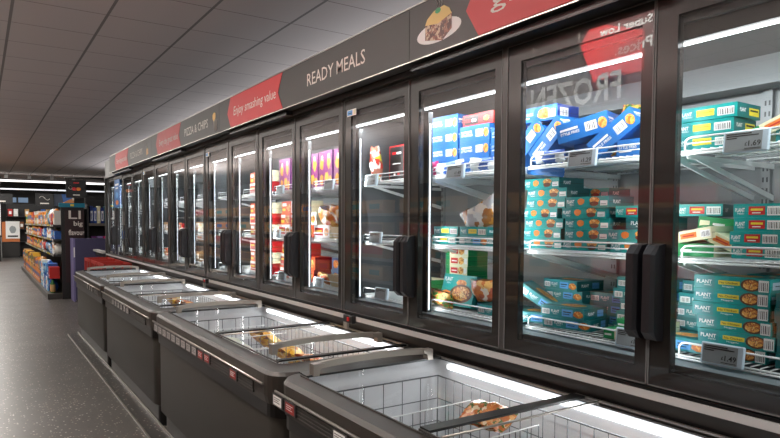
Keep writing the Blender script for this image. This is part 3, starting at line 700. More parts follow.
# -- rightmost door (Y .516 - 1.166)
w1 = 'on top shelf, rightmost door'
carton('tealyellow', 1.10, SZ[2]+0.002, 'teal carton with yellow label, lower of the pair '+w1, GT, 1.875, 0.16)
carton('tealyellow', 1.095, SZ[2]+0.046, 'teal carton with yellow label, middle of three '+w1, GT, 1.878, 0.04)
carton('tealyellow', 1.085, SZ[2]+0.090, 'teal carton with yellow label and barcode, topmost of three '+w1, GT, 1.880, 0.02)
carton('cream', 0.885, SZ[2]+0.036, 'cream and green carton with orange label leaning '+w1, None, 1.885, 0.1, -0.42)
carton('tealyellow', 0.80, SZ[2]+0.002, 'teal carton under the leaning cream carton '+w1, GT, 1.90, 0.1)
stack('tealred', 0.93, 1, 4, 'teal carton with red label', 'in the front stack, rightmost door', GT, 1.885, rnd=3)
stack('tealred', 0.765, 1, 4, 'teal carton with red label', 'in the nearest stack, rightmost door', GT, 1.885, rnd=4)
stack('tealred', 1.00, 1, 4, 'teal carton', 'in the rear stack, middle shelf, rightmost door', GT, 2.06, rnd=5)
w2 = 'left heap, middle shelf, rightmost door'
carton('green', 1.125, SZ[1]+0.002, 'green carton lying flat in the '+w2, None, 1.875, 0.05)
carton('cream', 1.13, SZ[1]+0.048, 'cream carton tilted down to the left in the '+w2, None, 1.885, -0.05, -0.18)
carton('cream', 1.05, SZ[1]+0.035, 'cream and green carton sloping steeply down in the '+w2, None, 1.90, 0.1, 0.42)
carton('green', 1.10, SZ[1]+0.082, 'green and cream carton across the top of the '+w2, None, 1.99, 0.25, 0.12)
carton('tealred', 1.19, SZ[1]+0.130, 'small teal carton behind and above the '+w2, GT, 1.99, 0.3, 0.0)
carton('cream', 1.00, SZ[1]+0.045, 'pale carton wedged behind the red-label stack, rightmost door', None, 2.23, 0.3, 0.3)
stack('chicken', 0.99, 0, 6, 'teal No Chicken carton', 'in the left front stack, bottom shelf, rightmost door', GT, 1.885, rnd=6, jit=0.14, jy=0.022)
stack('tealplain', 0.80, 0, 5, 'dark teal carton', 'in the nearest stack, bottom shelf, rightmost door', GT, 1.88, rnd=7, jit=0.2)
stack('tealblue', 1.16, 0, 5, 'teal carton with blue label', 'in the rear stack, bottom shelf, rightmost door', GT, 2.04, rnd=8, jit=0.5, jy=0.02)
carton('tealblue', 1.16, SZ[0]+0.002, 'teal carton with blue label low at the left, bottom shelf, rightmost door', GT, 1.875, 0.0)
stack('chicken', 0.93, 0, 6, 'teal carton', 'in the second row, bottom shelf, rightmost door', GT, 2.06, rnd=9)
# -- second door (Y 1.166 - 1.816)
w1 = 'top shelf, second door from right'
carton('bluenug', 1.79, SZ[2]+0.178, 'blue carton with nugget picture lying on two leaning ones, '+w1, GB, 1.885, 0.04)
carton('bluenug', 1.70, SZ[2]+0.122, 'blue carton with cream label half behind the leaning ones, '+w1, GB, 2.05, 0.1)
carton('blue', 1.815, SZ[2]+0.072, 'blue carton standing steeply at the far left end, '+w1, GB, 1.875, 0.05, -0.78)
carton('blue', 1.705, SZ[2]+0.068, 'blue carton with white barcode leaning right at the left, '+w1, GB, 1.875, -0.02, -0.72)
carton('blue', 1.565, SZ[2]+0.088, 'blue carton tilted in the centre above the price tag, '+w1, GB, 1.87, 0.30, -0.20)
carton('blue', 1.545, SZ[2]+0.002, 'blue carton lying flat under the tilted centre one, '+w1, GB, 1.94, 0.0)
carton('blue', 1.42, SZ[2]+0.060, 'blue carton with barcode leaning at the right, '+w1, GB, 1.89, 0.15, -0.62)
carton('bluenug', 1.30, SZ[2]+0.002, 'blue carton flat at the right end, '+w1, GB, 1.875, 0.0)
bag('food_bag', 'long blue bag hanging over the shelf front, '+w1, 'bag', 0.20, 0.035, 0.02, BLUE, (1.862, 1.72, SZ[2]-0.045), (0, 0.12, -pi/2), 5)
bag('food_bag', 'white and blue bag left of the price tag, '+w1, 'bag', 0.15, 0.05, 0.03, blotch('white_blue', [(230, 236, 240), (236, 240, 240), (40, 90, 180), (220, 226, 230)], 14, 0.3), (1.868, 1.70, SZ[2]+0.005), (0.1, 0.02, -pi/2), 6)
carton('cream', 1.50, SZ[2]+0.142, 'tan and red carton at the back right, '+w1, None, 2.15, 0.2)
carton('tealplain', 1.26, SZ[2]+0.064, 'teal carton at the right edge, '+w1, GT, 1.90, 0.0)
bag('vegetable_bag', 'green and yellow vegetable bag at the back right, '+w1, 'bag', 0.24, 0.10, 0.06, GREENFOOD, (2.10, 1.44, SZ[2]+0.12), (0, 0.1, -pi/2), 8)
w2 = 'second door from right'
stack('burger', 1.775, 1, 7, 'teal burger carton', 'in the left stack, middle shelf, '+w2, GT, 1.90, rnd=11, jy=0.02)
stack('burger', 1.555, 1, 5, 'teal burger carton', 'in the middle stack, middle shelf, '+w2, GT, 1.89, rnd=12, jy=0.02)
stack('burger', 1.335, 1, 2, 'teal burger carton', 'in the right stack, middle shelf, '+w2, GT, 1.885, rnd=13)
carton('tealplain', 1.30, SZ[1]+0.084, 'dark teal carton flat on the right stack, middle shelf, '+w2, GT, 1.885, 0.02)
carton('tealred', 1.345, SZ[1]+0.127, 'teal carton with barcode topping the right stack, middle shelf, '+w2, GT, 1.90, -0.05)
stack('burger', 1.68, 1, 6, 'teal burger carton', 'in the rear row, middle shelf, '+w2, GT, 2.06, rnd=14)
w3 = 'bottom shelf, second door from right'
H = 0.0422
carton('tealblue', 1.83, SZ[0]+0.002, 'dark teal carton low at the left, '+w3, GT, 1.885, 0.30, 0.0)
carton('tealblue', 1.635, SZ[0]+0.002, 'teal carton with blue label, lower of the front pair, '+w3, GT, 1.88, 0.22)
carton('tealblue', 1.645, SZ[0]+0.002+H, 'teal carton with blue label, upper of the front pair, '+w3, GT, 1.88, 0.08)
carton('tealblue', 1.86, SZ[0]+0.070, 'teal carton lying askew at the far left end, '+w3, GT, 1.93, 0.5, 0.55)
for q in range(4): carton('tealblue', 1.79+0.012*(q % 2), SZ[0]+0.002+H*q, f'teal carton, {["lowest","second","third","topmost"][q]} of the back left stack, {w3}', GT, 2.06, 0.2-0.1*q)
for q in range(3): carton('tealblue', 1.60, SZ[0]+0.002+H*q, f'teal carton, {["lowest","middle","topmost"][q]} of the back centre stack, {w3}', GT, 2.12, 0.06*q)
for q in range(5): carton('tealblue', 1.385-0.015*(q % 3), SZ[0]+0.002+H*q, f'teal carton, {["lowest","second","middle","fourth","topmost"][q]} of the right stack, {w3}', GT, 1.985, 0.05-0.03*q)
carton('cream', 1.35, SZ[0]+0.002, 'cream and green carton under its twin, '+w3, None, 1.862, 0.10)
carton('cream', 1.30, SZ[0]+0.040, 'cream and green carton on its twin, '+w3, None, 1.870, -0.05)
# -- third door (Y 1.816 - 2.466)
w1 = 'top shelf, third door from right'
for k in range(4): carton('blue', 2.42+0.004*k, SZ[2]+0.002+0.0726*k, f'blue carton, {["lowest","second","third","topmost"][k]} of the left stack, {w1}', GB, 1.912, 0.02*k)
for k in range(3): carton('blue', 2.205, SZ[2]+0.002+0.0726*k, f'blue carton with barcode, {["lowest","middle","topmost"][k]} of the centre stack, {w1}', GB, 1.912, 0.03)
carton('blue', 1.99, SZ[2]+0.002, 'blue carton lowest in the right stack, '+w1, GB, 1.912, 0.0)
carton('bluenug', 1.99, SZ[2]+0.075, 'blue carton with cream label and nuggets at the right, '+w1, GB, 1.912, 0.0)
carton('bluenug', 1.99, SZ[2]+0.134, 'blue carton with nugget picture above the cream-label one, '+w1, GB, 1.915, 0.02)
for k in range(3): carton('blue', 2.01, SZ[2]+0.002+0.0726*k, f'blue carton, {["lowest","middle","highest"][k]} in the back right stack, {w1}', GB, 2.06, 0.0)
carton('redbox', 2.20, SZ[2]+0.2206, 'dark red carton on the centre stack, '+w1, None, 1.93, 0.0)
bag('food_bag', 'white and blue bag at the shelf front, '+w1, 'bag', 0.22, 0.06, 0.04, MATS['white_blue'], (1.884, 2.34, SZ[2]+0.002), (0.1, -0.05, -pi/2), 12)
bag('food_bag', 'pale blue bag behind the price tag, '+w1, 'bag', 0.22, 0.06, 0.04, MATS['white_blue'], (1.884, 2.09, SZ[2]+0.002), (0.1, 0.05, -pi/2), 13)
bag('food_bag', 'small pink bag at the left end, '+w1, 'bag', 0.07, 0.07, 0.03, PINK, (1.884, 2.50-0.04, SZ[2]+0.002), (0.1, 0.0, -pi/2), 14)
w2 = 'middle shelf, third door from right'
carton('tealyellow', 2.37, SZ[1]+0.002, 'teal carton at the left front, '+w2, GT, 1.875)
carton('tealblue', 2.16, SZ[1]+0.002, 'teal carton with blue label at the right front, '+w2, GT, 1.875)
for k, yy in enumerate((2.365, 2.165)): carton('tealyellow', yy, SZ[1]+0.0445, f'teal carton lying on the {["left","right"][k]} front one, {w2}', GT, 1.88)
carton('tealyellow', 1.98, SZ[1]+0.002, 'teal carton at the right end beside the door frame, '+w2, GT, 1.875)
bag('food_bag', 'brown and white bag sloping over the teal cartons, '+w2, 'bag', 0.26, 0.12, 0.06, blotch('brown_bag', [(206, 140, 50), (226, 226, 226), (190, 190, 196), (160, 100, 50), (232, 228, 220)], 22, 0.3), (1.93, 2.10, SZ[1]+0.092), (0.5, -0.35, -pi/2), 15)
w3 = 'third door from right'
for k in range(6):
    carton('redgreen', 2.425, SZ[0]+0.002+0.0486*k, f'red, cream and green carton, {"topmost" if k==5 else ORD[k]} in the left stack, bottom shelf, {w3}', 'red and green cartons', 2.0, 0.02*((k*7) % 3-1))
carton('bigteal', 2.30, SZ[0]+0.012, 'large teal carton with burger picture leaning back, bottom shelf, '+w3, GT, 1.885, 0.0, 0.0, -0.25)
carton('tealblue', 2.02, SZ[0]+0.002, 'teal carton with blue label behind the front wire, bottom shelf, '+w3, GT, 1.875, 0.05)
carton('tealblue', 2.22, SZ[0]+0.002, 'low teal carton in front of the burger box, bottom shelf, '+w3, GT, 1.95, 0.0)
bag('food_bag', 'clear-topped orange bag lying on the teal cartons, bottom shelf, '+w3, 'bag', 0.25, 0.11, 0.06, blotch('orange_bag', [(222, 130, 40), (236, 226, 216), (214, 120, 50), (190, 80, 40), (240, 190, 110)], 24, 0.3), (1.93, 2.07, SZ[0]+0.056), (0.35, -0.1, -pi/2), 16)
bag('food_bag', 'brown and green bag beside the front wire, bottom shelf, '+w3, 'bag', 0.20, 0.08, 0.05, GREENFOOD, (1.885, 2.40, SZ[0]+0.004), (0.2, 0.1, -pi/2), 17)
# -- fourth door (Y 2.466 - 3.116)
w1 = 'top shelf, fourth door from right'
carton('blackbox', 2.91, SZ[2]+0.002, 'black and red upright box, '+w1, None, 1.96)
carton('blackbox', 2.745, SZ[2]+0.002, 'second black and red box standing nearer the handle, '+w1, None, 1.975)
for k in range(4): carton('redbox', 2.90, SZ[2]+0.002+k*0.056, f'red box, {["lowest","second","third","topmost"][k]} of the stack behind the black box, {w1}', GR, 2.06)
bag('food_bag', 'clear red and white bag beside the black box, '+w1, 'bag', 0.09, 0.20, 0.05, blotch('red_white_bag', [(226, 220, 214), (200, 60, 50), (236, 232, 226), (220, 210, 60), (180, 110, 90)], 30, 0.25), (1.90, 3.02, SZ[2]+0.004), (0.12, 0.06, -pi/2), 18)
for k in range(4): carton('redbox', 2.68, SZ[2]+0.002+k*0.056, f'red box, {["lowest","second","third","topmost"][k]} of the stack nearer the handle, {w1}', GR, 2.04)
carton('tealblue', 2.66, SZ[0]+0.002, 'green and teal carton at the right, bottom shelf, fourth door from right', GT, 1.95)
carton('redgreen', 2.72, SZ[0]+0.056, 'cream and red carton at the right, bottom shelf, fourth door from right', 'red and green cartons', 2.0)
# -- fifth and sixth doors (Y 3.116 - 4.416)
for n, dw, far in ((3, 'fifth door from right', 3.66), (4, 'sixth door from right', 4.31)):
    for k in range(3): carton('purplepack', far-0.20*k, SZ[2]+0.002, f'tall purple and yellow pack, {["left","centre","right"][k]} on top shelf, {dw}', 'purple packs', 1.90+0.01*k, 0.03*k)
w5 = 'fifth door from right'
for k in range(3):
    bag('food_bag', f'orange bag, {["left","centre","right"][k]} in the middle shelf heap, {w5}', 'bag', 0.24, 0.13, 0.08, MATS['orange_bag'], (1.93, 3.62-0.16*k, SZ[1]+0.075+0.02*(k % 2)), (0.4, 0.2-0.2*k, -pi/2), 30+k, 'orange bags')
carton('tray', 3.42, SZ[1]+0.002, 'cream tray at the front right, middle shelf, '+w5, None, 1.87)
carton('whitered', 3.66, SZ[1]+0.002, 'white carton with red label at the left, middle shelf, '+w5, GR, 1.875)
for i in range(3):
    for k in range(3 if i else 2):
        carton('bluepack', 3.64-0.15*i, SZ[0]+0.002+0.0856*k, f'blue pack, {["lowest","middle","top"][k]} in the {["left","centre","right"][i]} stack, bottom shelf, {w5}', 'blue packs', 1.98, 0.02*((i+k) % 3-1))
carton('tray', 3.42, SZ[0]+0.002, 'cream tray in front of the blue packs, bottom shelf, '+w5, None, 1.86-0.005)
bag('food_bag', 'orange bag by the price tag, bottom shelf, '+w5, 'bag', 0.16, 0.07, 0.05, MATS['orange_bag'], (1.90, 3.66, SZ[0]+0.01), (0.2, 0.1, -pi/2), 41)
w6 = 'sixth door from right'
for s_, hs in ((1, 3), (0, 3)):
    for i in range(3):
        for k in range(hs-(i == 2)):
            kind = ('orangebox', 'whitered', 'orangebox')[(i+k+s_) % 3]
            carton(kind, 4.28-0.195*i, SZ[s_]+0.002+0.0858*k, f'{"orange-red" if kind=="orangebox" else "white and red"} box, {["lowest","middle","top"][k]} of {["left","centre","right"][i]} stack, {SHELFWORD[s_]}, {w6}', GR, 1.885+0.01*((i*3+k) % 3), 0.04*((i*5+k*3) % 3-1))
# -- seventh door
w7 = 'seventh door from right'
for s_, hs in ((2, 2), (1, 3), (0, 3)):
    for i in range(2):
        for k in range(hs):
            kind = ('whitered', 'orangebox')[(i+k+s_) % 2]
            carton(kind, 4.88-0.23*i, SZ[s_]+0.002+0.0858*k, f'{"orange-red" if kind=="orangebox" else "white and red"} box, {["lowest","middle","top"][k] if hs==3 else ["lower","upper"][k]} of {["left","right"][i]} stack, {SHELFWORD[s_]}, {w7}', GR, 1.885, 0.04*((i*5+k*3) % 3-1))
# -- doors farther off: a few brown and white cartons low down
FARW = {7: 'ninth', 8: 'tenth', 9: 'eleventh', 10: 'twelfth', 11: 'thirteenth'}
for n in (7, 8, 9, 10, 11):
    for s_ in (0, 1):
        for i in range(2):
            kind = ('brown', 'whitered', 'orangebox')[(n+s_+i) % 3]
            carton(kind, YN(n)+0.42-0.25*i, SZ[s_]+0.002, f'{({"brown":"brown","whitered":"white and red","orangebox":"orange-red"})[kind]} box at the {["left","right"][i]}, {SHELFWORD[s_]}, {FARW[n]} door from right', 'boxes in the far freezers', 1.89, 0.05*((n+i) % 3-1))
# blue poster on the farthest door
a = MB(); PY = YN(14)-0.02
a.box(D-0.006, D-0.004, PY-0.42, PY, 1.62, 2.03, BLUE)
a.decal((D-0.006, PY-0.06, 1.94), UY, UZ, 0.28, 0.03, WHITE, 0.001); a.decal((D-0.006, PY-0.1, 1.89), UY, UZ, 0.2, 0.025, WHITE, 0.001); a.blob((D-0.006, PY-0.2, 1.80), UY, UZ, 0.12, 0.05, LBLUE, 2); a.blob((D-0.006, PY-0.2, 1.69), UY, UZ, 0.13, 0.04, ORANGE, 3)
tag(a.build('poster'), 'small blue poster stuck on the farthest freezer door', 'poster')

# ------------------------------------------------------------------ chest freezers
def rrect(x0, x1, y0, y1, r, n=6):
    pts = []
    for cx, cy, a0 in ((x1-r, y0+r, -90), (x1-r, y1-r, 0), (x0+r, y1-r, 90), (x0+r, y0+r, 180)):
        for k in range(n+1):
            t = radians(a0+90*k/n); pts.append((cx+r*cos(t), cy+r*sin(t)))
    return pts
BODYM = mat('chest_body', (60, 58, 53), 0.5, 0.1, bump=0.02, bscale=500)
REDT = mat('ticket_red', (150, 38, 34), 0.5); GREYT = mat('ticket_grey', (166, 162, 160), 0.5)
def ticket(parent, y, kind):
    a = MB(); w = 0.10; x = 0.944
    a.box(x, x+0.012, y-w/2, y+w/2, 0.690, 0.737, mat('ticket_case', (44, 42, 42), 0.3), 0.002)
    c = {'g': GREYT, 'r': REDT, 'w': WHITE}[kind]
    a.decal((x, y+w/2-0.012, 0.695), UY, UZ, w-0.024, 0.037, c)
    for q in range(3): a.decal((x, y+w/2-0.018, 0.722-0.008*q), UY, UZ, (0.06, 0.045, 0.055)[q], 0.0025, INK if kind != 'r' else WHITE, 0.0009)
    a.build('price_ticket', parent)
def handle_mesh(x0, x1, y, z=0.803):
    a = MB(); n = 14; rings = []; wy = 0.015
    for k in range(n+1):
        t = k/n; x = x0+(x1-x0)*t; zc = z+0.036+0.012*(1-(2*t-1)**2); e = 0.012 if 0 < k < n else 0.006
        rings.append([(x, y-wy, zc-e), (x, y+wy, zc-e), (x, y+wy*0.7, zc+e), (x, y-wy*0.7, zc+e)])
    a.loft(rings, HGRIP, True, False)
    for xa, xb in ((x0-0.002, x0+0.045), (x1-0.045, x1+0.002)):
        xi = xb if xa < (x0+x1)/2-0.1 else xa; xo = xa if xi == xb else xb
        q = lambda zz, f: [(xo, y-wy-0.003, zz), (xo+(xi-xo)*f, y-wy-0.003, zz), (xo+(xi-xo)*f, y+wy+0.003, zz), (xo, y+wy+0.003, zz)]
        a.loft([q(z, 0.55), q(z+0.022, 0.6), q(z+0.034, 1.0), q(z+0.046, 1.1)], HGRIP)
    return a
def make_chest(yf, yn, label, tickets, lid_mid, handles):
    """yf is the far end, yn the near one"""
    x0, x1 = 0.955, 1.742
    t = thing('chest_freezer', label, 'freezer', (0, 0, 0), 'row of chest freezers')
    a = MB()
    b = lambda z, i: [(x, y, z) for x, y in rrect(x0+0.022+i, x1-i, yn+0.01+i, yf-0.006-i, 0.10)]
    a.loft([b(0.14, 0.02), b(0.155, 0), b(0.612, 0)], BODYM, False, True)
    a.face(list(reversed(b(0.14, 0.02))), BLACK)
    a.build('body', t)
    a = MB(); a.loft([[(x, y, z) for x, y in rrect(x0+0.055, x1-0.03, yn+0.05, yf-0.04, 0.07)] for z in (0.0, 0.14)], BLACK, True); a.build('plinth', t)
    a = MB(); o_ = rrect(x0+0.012, x1-0.006, yn+0.004, yf-0.003, 0.10)
    i_ = rrect(x0+0.11, 1.712, yn+0.16, yf-0.07, 0.04)
    a.loft([[(x, y, 0.612) for x, y in i_], [(x, y, 0.612) for x, y in o_], [(x, y, 0.668) for x, y in o_], [(x, y, 0.668) for x, y in i_]], BLACK, False); a.build('black_band', t)
    # rim: moulded frame with a sloped top
    a = MB()
    o1 = rrect(x0+0.006, x1, yn, yf, 0.10); o2 = rrect(x0, x1, yn, yf, 0.105); o3 = rrect(x0+0.012, x1-0.008, yn+0.012, yf-0.008, 0.095)
    ii = rrect(x0+0.095, 1.712, yn+0.17, yf-0.065, 0.035)
    z = lambda q, h: [(x, y, h) for x, y in q]
    a.loft([z(ii, 0.67), z(o1, 0.668), z(o2, 0.70), z(o2, 0.786), z(o3, 0.800), z(ii, 0.800), z(ii, 0.67)], RIMM, False, False)
    a.build('rim', t)
    a = MB(); a.box(x0+0.10, 1.715, yf-0.052, yf-0.004, 0.7995, 0.806, BLACK); a.build('end_seal', t)
    a = MB(); a.tube([(x0-0.006, yf-0.13, 0.746), (x0-0.010, yf-0.10, 0.746)][:0]+[(x0-0.008, yn+0.10, 0.746), (x0-0.008, yf-0.02, 0.746)], 0.0055, SATIN, 6); a.build('bumper_bar', t)
    a = MB(); a.box(x0-0.004, x0+0.006, yn+0.22, yf-0.04, 0.684, 0.740, ANTH_D)
    for q in range(4): a.box(x0-0.006, x0-0.004, yn+0.22, yf-0.04, 0.689+q*0.013, 0.693+q*0.013, ANTH)
    a.build('ticket_rail', t)
    for y, k in tickets: ticket(t, y, k)
    # liner
    a = MB()
    li = rrect(x0+0.10, 1.710, yn+0.175, yf-0.07, 0.03); lb = rrect(x0+0.14, 1.68, yn+0.21, yf-0.11, 0.03)
    a.loft([z(li, 0.795), z(lb, 0.26)], LINER, False, False); a.face(z(lb, 0.26), LINER); a.build('liner', t)
    a = MB(); a.box(1.694, 1.704, yn+0.26, yf-0.15, 0.768, 0.786, LEDC); a.build('led_strip', t)
    area_light('chest_lamp', (1.690, (yn+yf)/2+0.05, 0.778), 0.02, yf-yn-0.42, CHEST_W, (0.95, 0.98, 1.0), (0, 0.9, 0)).parent = t
    # wire basket inside
    a = MB(); bx0, bx1, by0, by1, bz0, bz1 = x0+0.145, 1.668, yn+0.22, yf-0.12, 0.36, 0.735
    for zz, rr in ((bz1, 0.0032), (bz1-0.10, 0.0022), (bz1-0.2, 0.0022), (bz0+0.06, 0.0022), (bz0, 0.003)):
        for p, q in (((bx0, by0), (bx1, by0)), ((bx1, by0), (bx1, by1)), ((bx1, by1), (bx0, by1)), ((bx0, by1), (bx0, by0))):
            a.rod((p[0], p[1], zz), (q[0], q[1], zz), rr, GWIRE)
    ny = int((by1-by0)/0.055)
    for k in range(ny+1):
        y = by0+(by1-by0)*k/ny
        a.rod((bx1, y, bz0), (bx1, y, bz1), 0.0021, GWIRE); a.rod((bx0, y, bz0), (bx0, y, bz1), 0.0021, GWIRE)
        a.rod((bx0, y, bz0), (bx1, y, bz0), 0.0021, GWIRE)
    nx = 6
    for k in range(nx+1):
        x = bx0+(bx1-bx0)*k/nx
        for y in (by0, by1): a.rod((x, y, bz0), (x, y, bz1), 0.0021, GWIRE)
        a.rod((x, by0, bz0), (x, by1, bz0), 0.0021, GWIRE)
    a.build('wire_basket', t)
    for f_ in (0.22, 0.42, 0.64, 0.84):                         # loose dividers hooked across
        y = by1-(by1-by0)*f_
        a = MB()
        for k in range(5): a.rod((bx0, y, 0.43+0.075*k), (bx1-0.12, y+0.02, 0.43+0.075*k), 0.0026, WIRE)
        for k in range(9): a.rod((bx0+(bx1-bx0-0.12)*k/8, y+0.02*k/8, 0.43), (bx0+(bx1-bx0-0.12)*k/8, y+0.02*k/8, 0.73), 0.0021, GWIRE)
        a.build('divider', t)
    # sliding glass lids
    gx0, gx1 = x0+0.088, 1.700
    for (a0, a1, zz, hy) in ((lid_mid-0.10, yf-0.056, 0.8025, handles[0]), (yn+0.16, lid_mid, 0.812, handles[1])):
        fr = MB(); e = 0.018; far = a1 > lid_mid+0.2
        fr.box(gx0, gx1, a1-0.045, a1, zz, zz+0.008, BLACK)
        if not far:
            fr.tube([(gx0, a1-0.10, zz+0.004), (gx1, a1-0.10, zz+0.004)], 0.004, SATIN, 5); fr.box(gx0, gx1, a0, a0+0.03, zz, zz+0.008, BLACK)
        fr.box(gx0-0.006, gx0, a0, a1, zz-0.003, zz+0.003, ANTH); fr.box(gx1, gx1+0.010, a0, a1, zz, zz+0.007, SATIN)
        L = fr.build('lid', t)
        g = MB(); g.face([(gx0, a0+e, zz+0.004), (gx1, a0+e, zz+0.004), (gx1, a1-e, zz+0.004), (gx0, a1-e, zz+0.004)], LIDGL); g.build('glass_pane', L)
        if hy: handle_mesh(1.07, 1.645, hy, zz+0.004).build('handle', L)
    return t
G = 'g'
t3 = [(4.19-0.107*k, 'g') for k in range(9)]+[(3.22, 'r'), (3.11, 'r'), (2.72, 'r')]
make_chest(8.46, 6.39, 'smallest looking chest freezer at the far end of the chest row', [(7.25, 'g'), (7.1, 'g'), (6.95, 'g')], 7.2, (8.2, 6.85))
make_chest(6.38, 4.32, 'chest freezer second from the far end with six grey tickets', [(5.75-0.125*k, 'g') for k in range(6)], 5.3, (6.10, 4.68))
make_chest(4.31, 2.27, 'chest freezer third from far end, with a row of grey and red price tickets', t3, 3.26, (4.15, 2.58))
make_chest(2.262, 0.2, 'nearest chest freezer, empty but for one bag, in the foreground', [(2.215, 'w'), (2.10, 'r'), (1.72, 'w')], 1.42, (2.17, None))
VEG = blotch('veg_mix_bag', [(196, 120, 60), (170, 96, 44), (214, 160, 100), (84, 104, 48), (180, 104, 56), (222, 200, 164)], 50, 0.25, bump=0.5)
CHIPB = blotch('chip_bag', [(236, 176, 40), (214, 140, 30), (150, 90, 50), (240, 200, 90), (206, 150, 60)], 34, 0.28, bump=0.5)
WHB = mat('white_bag', (226, 228, 214), 0.3, bump=0.4, bscale=30)
bag('food_bag', 'brown and green bag of frozen food lying in the nearest chest freezer', 'bag', 0.21, 0.13, 0.07, VEG, (1.48, 1.66, 0.675), (-1.15, 0.0, -1.35), 3)
bag('food_bag', 'brown bag under the lid bar in the nearest chest freezer', 'bag', 0.28, 0.20, 0.09, VEG, (1.45, 1.23, 0.60), (-1.3, 0.0, -1.5), 4)
T3, T2 = 'second nearest chest freezer', 'second chest freezer from the far end'
for k, (x, y, zz, rz, m, lb) in enumerate(((1.56, 3.65, 0.62, -1.5, CHIPB, 'golden bag at the back, beyond the dark lid bar, '+T3),
        (1.25, 3.65, 0.63, -1.6, WHB, 'white bag at the front, beyond the dark lid bar, '+T3),
        (1.56, 3.29, 0.61, -1.5, CHIPB, 'golden bag at the back under the dark lid bar, '+T3),
        (1.25, 3.29, 0.65, -1.5, WHB, 'white bag at the front under the dark lid bar, '+T3),
        (1.56, 2.93, 0.60, -1.6, MATS['orange_bag'], 'orange bag at the back behind the near handle, '+T3),
        (1.26, 2.93, 0.60, -1.5, VEG, 'brown bag at the front behind the near handle, '+T3),
        (1.45, 2.62, 0.58, -1.5, CHIPB, 'yellow bag at the near end, '+T3),
        (1.56, 5.71, 0.63, -1.5, CHIPB, 'golden bag at the back left, '+T2),
        (1.26, 5.71, 0.62, -1.6, WHB, 'white bag at the front left, '+T2),
        (1.56, 5.35, 0.62, -1.5, MATS['orange_bag'], 'orange bag in the centre, '+T2),
        (1.26, 5.35, 0.60, -1.5, VEG, 'brown bag in front of the orange one, '+T2),
        (1.45, 4.99, 0.62, -1.5, CHIPB, 'yellow bag behind the near handle, '+T2))):
    bag('food_bag', lb, 'bag', 0.25, 0.19, 0.08, m, (x, y, zz), (0.95+0.1*(k % 3), 0.06*(k % 2), rz), 50+k, 'bags in the chest freezers')

# red crates on the floor beyond the chest freezers
for k in range(3):
    a = MB(); y = 8.75+0.62*k; cr = mat('crate_red', (176, 44, 34), 0.5)
    X0_, X1_ = 1.34, 1.68
    for zb in (0.0, 0.43):
        a.box(X0_, X1_, y, y+0.58, zb, zb+0.02, cr)
        for q in (zb+0.05, zb+0.38):
            a.box(X0_, X0_+0.012, y, y+0.58, q, q+0.04, cr); a.box(X1_-0.012, X1_, y, y+0.58, q, q+0.04, cr); a.box(X0_, X1_, y, y+0.012, q, q+0.04, cr); a.box(X0_, X1_, y+0.568, y+0.58, q, q+0.04, cr)
        for q in range(4): a.box(X0_, X0_+0.014, y+q*0.184, y+0.028+q*0.184, zb, zb+0.42, cr)
        for q in range(4): a.box(X0_+q*0.105, X0_+0.022+q*0.105, y, y+0.014, zb, zb+0.42, cr)
        a.box(X0_+0.03, X1_-0.03, y+0.03, y+0.55, zb+0.02, zb+0.36, BLACK)
    tag(a.build('plastic_crate'), f'stacked red plastic crates beyond the chest row, {["nearest","middle","farthest"][k]} of three', 'crate', 'red crates under the ledge')

# ------------------------------------------------------------------ far end of the aisle
# promotional display box in purple
t = thing('display_stand', 'purple promotional floor display at the end of the chest freezer row', 'display stand', (1.36, 12.1, 0))
PUR = mat('promo_purple', (66, 63, 96), 0.6); LIL = mat('promo_lilac', (112, 106, 150), 0.5)
a = MB(); a.box(0.03, 0.54, 0, 0.42, 0.03, 1.10, PUR); a.box(0.05, 0.52, 0.02, 0.40, 0, 0.03, BLACK); a.build('carcass', t)
a = MB(); a.box(0, 0.03, -0.004, 0.42, 0.0, 1.105, LIL); a.box(0.006, 0.024, -0.006, -0.004, 0.78, 0.95, WHITE); a.build('side_edge', t)
# hanging category sign with arm
t = thing('hanging_sign', 'black hanging category sign on an arm at the far freezer end', 'sign', (0, 11.3, 0))
a = MB(); a.box(1.18, 1.476, -0.01, 0.01, 1.785, 2.075, mat('sign_black', (26, 25, 26), 0.5))
X_ = (1, 0, 0)
a.decal((1.29, -0.01, 2.02), X_, UZ, 0.08, 0.02, SIGNR, 0.001)
a.blob((1.36, -0.01, 1.93), X_, UZ, 0.04, 0.03, ORANGE, 3); a.blob((1.30, -0.01, 1.93), X_, UZ, 0.04, 0.03, SIGNR, 4)
a.tube([(1.245+0.025*cos(q*0.6), -0.012, 1.95+0.03*sin(q*0.6)) for q in range(11)], 0.002, LETTER, 4)
a.decal((1.28, -0.01, 1.825), X_, UZ, 0.10, 0.016, LETTER, 0.001); a.build('sign_board', t)
a = MB(); a.tube([(1.16, 0, 2.105), (1.80, 0, 2.12)], 0.018, ANTH_D, 6); a.tube([(1.22, 0, 2.075), (1.22, 0, 2.106)], 0.003, ANTH_D); a.tube([(1.44, 0, 2.075), (1.44, 0, 2.112)], 0.003, ANTH_D)
a.tube([(1.80, 0, 2.16), (1.80, 0, 0.92)], 0.015, MULL, 6); a.build('arm', t)
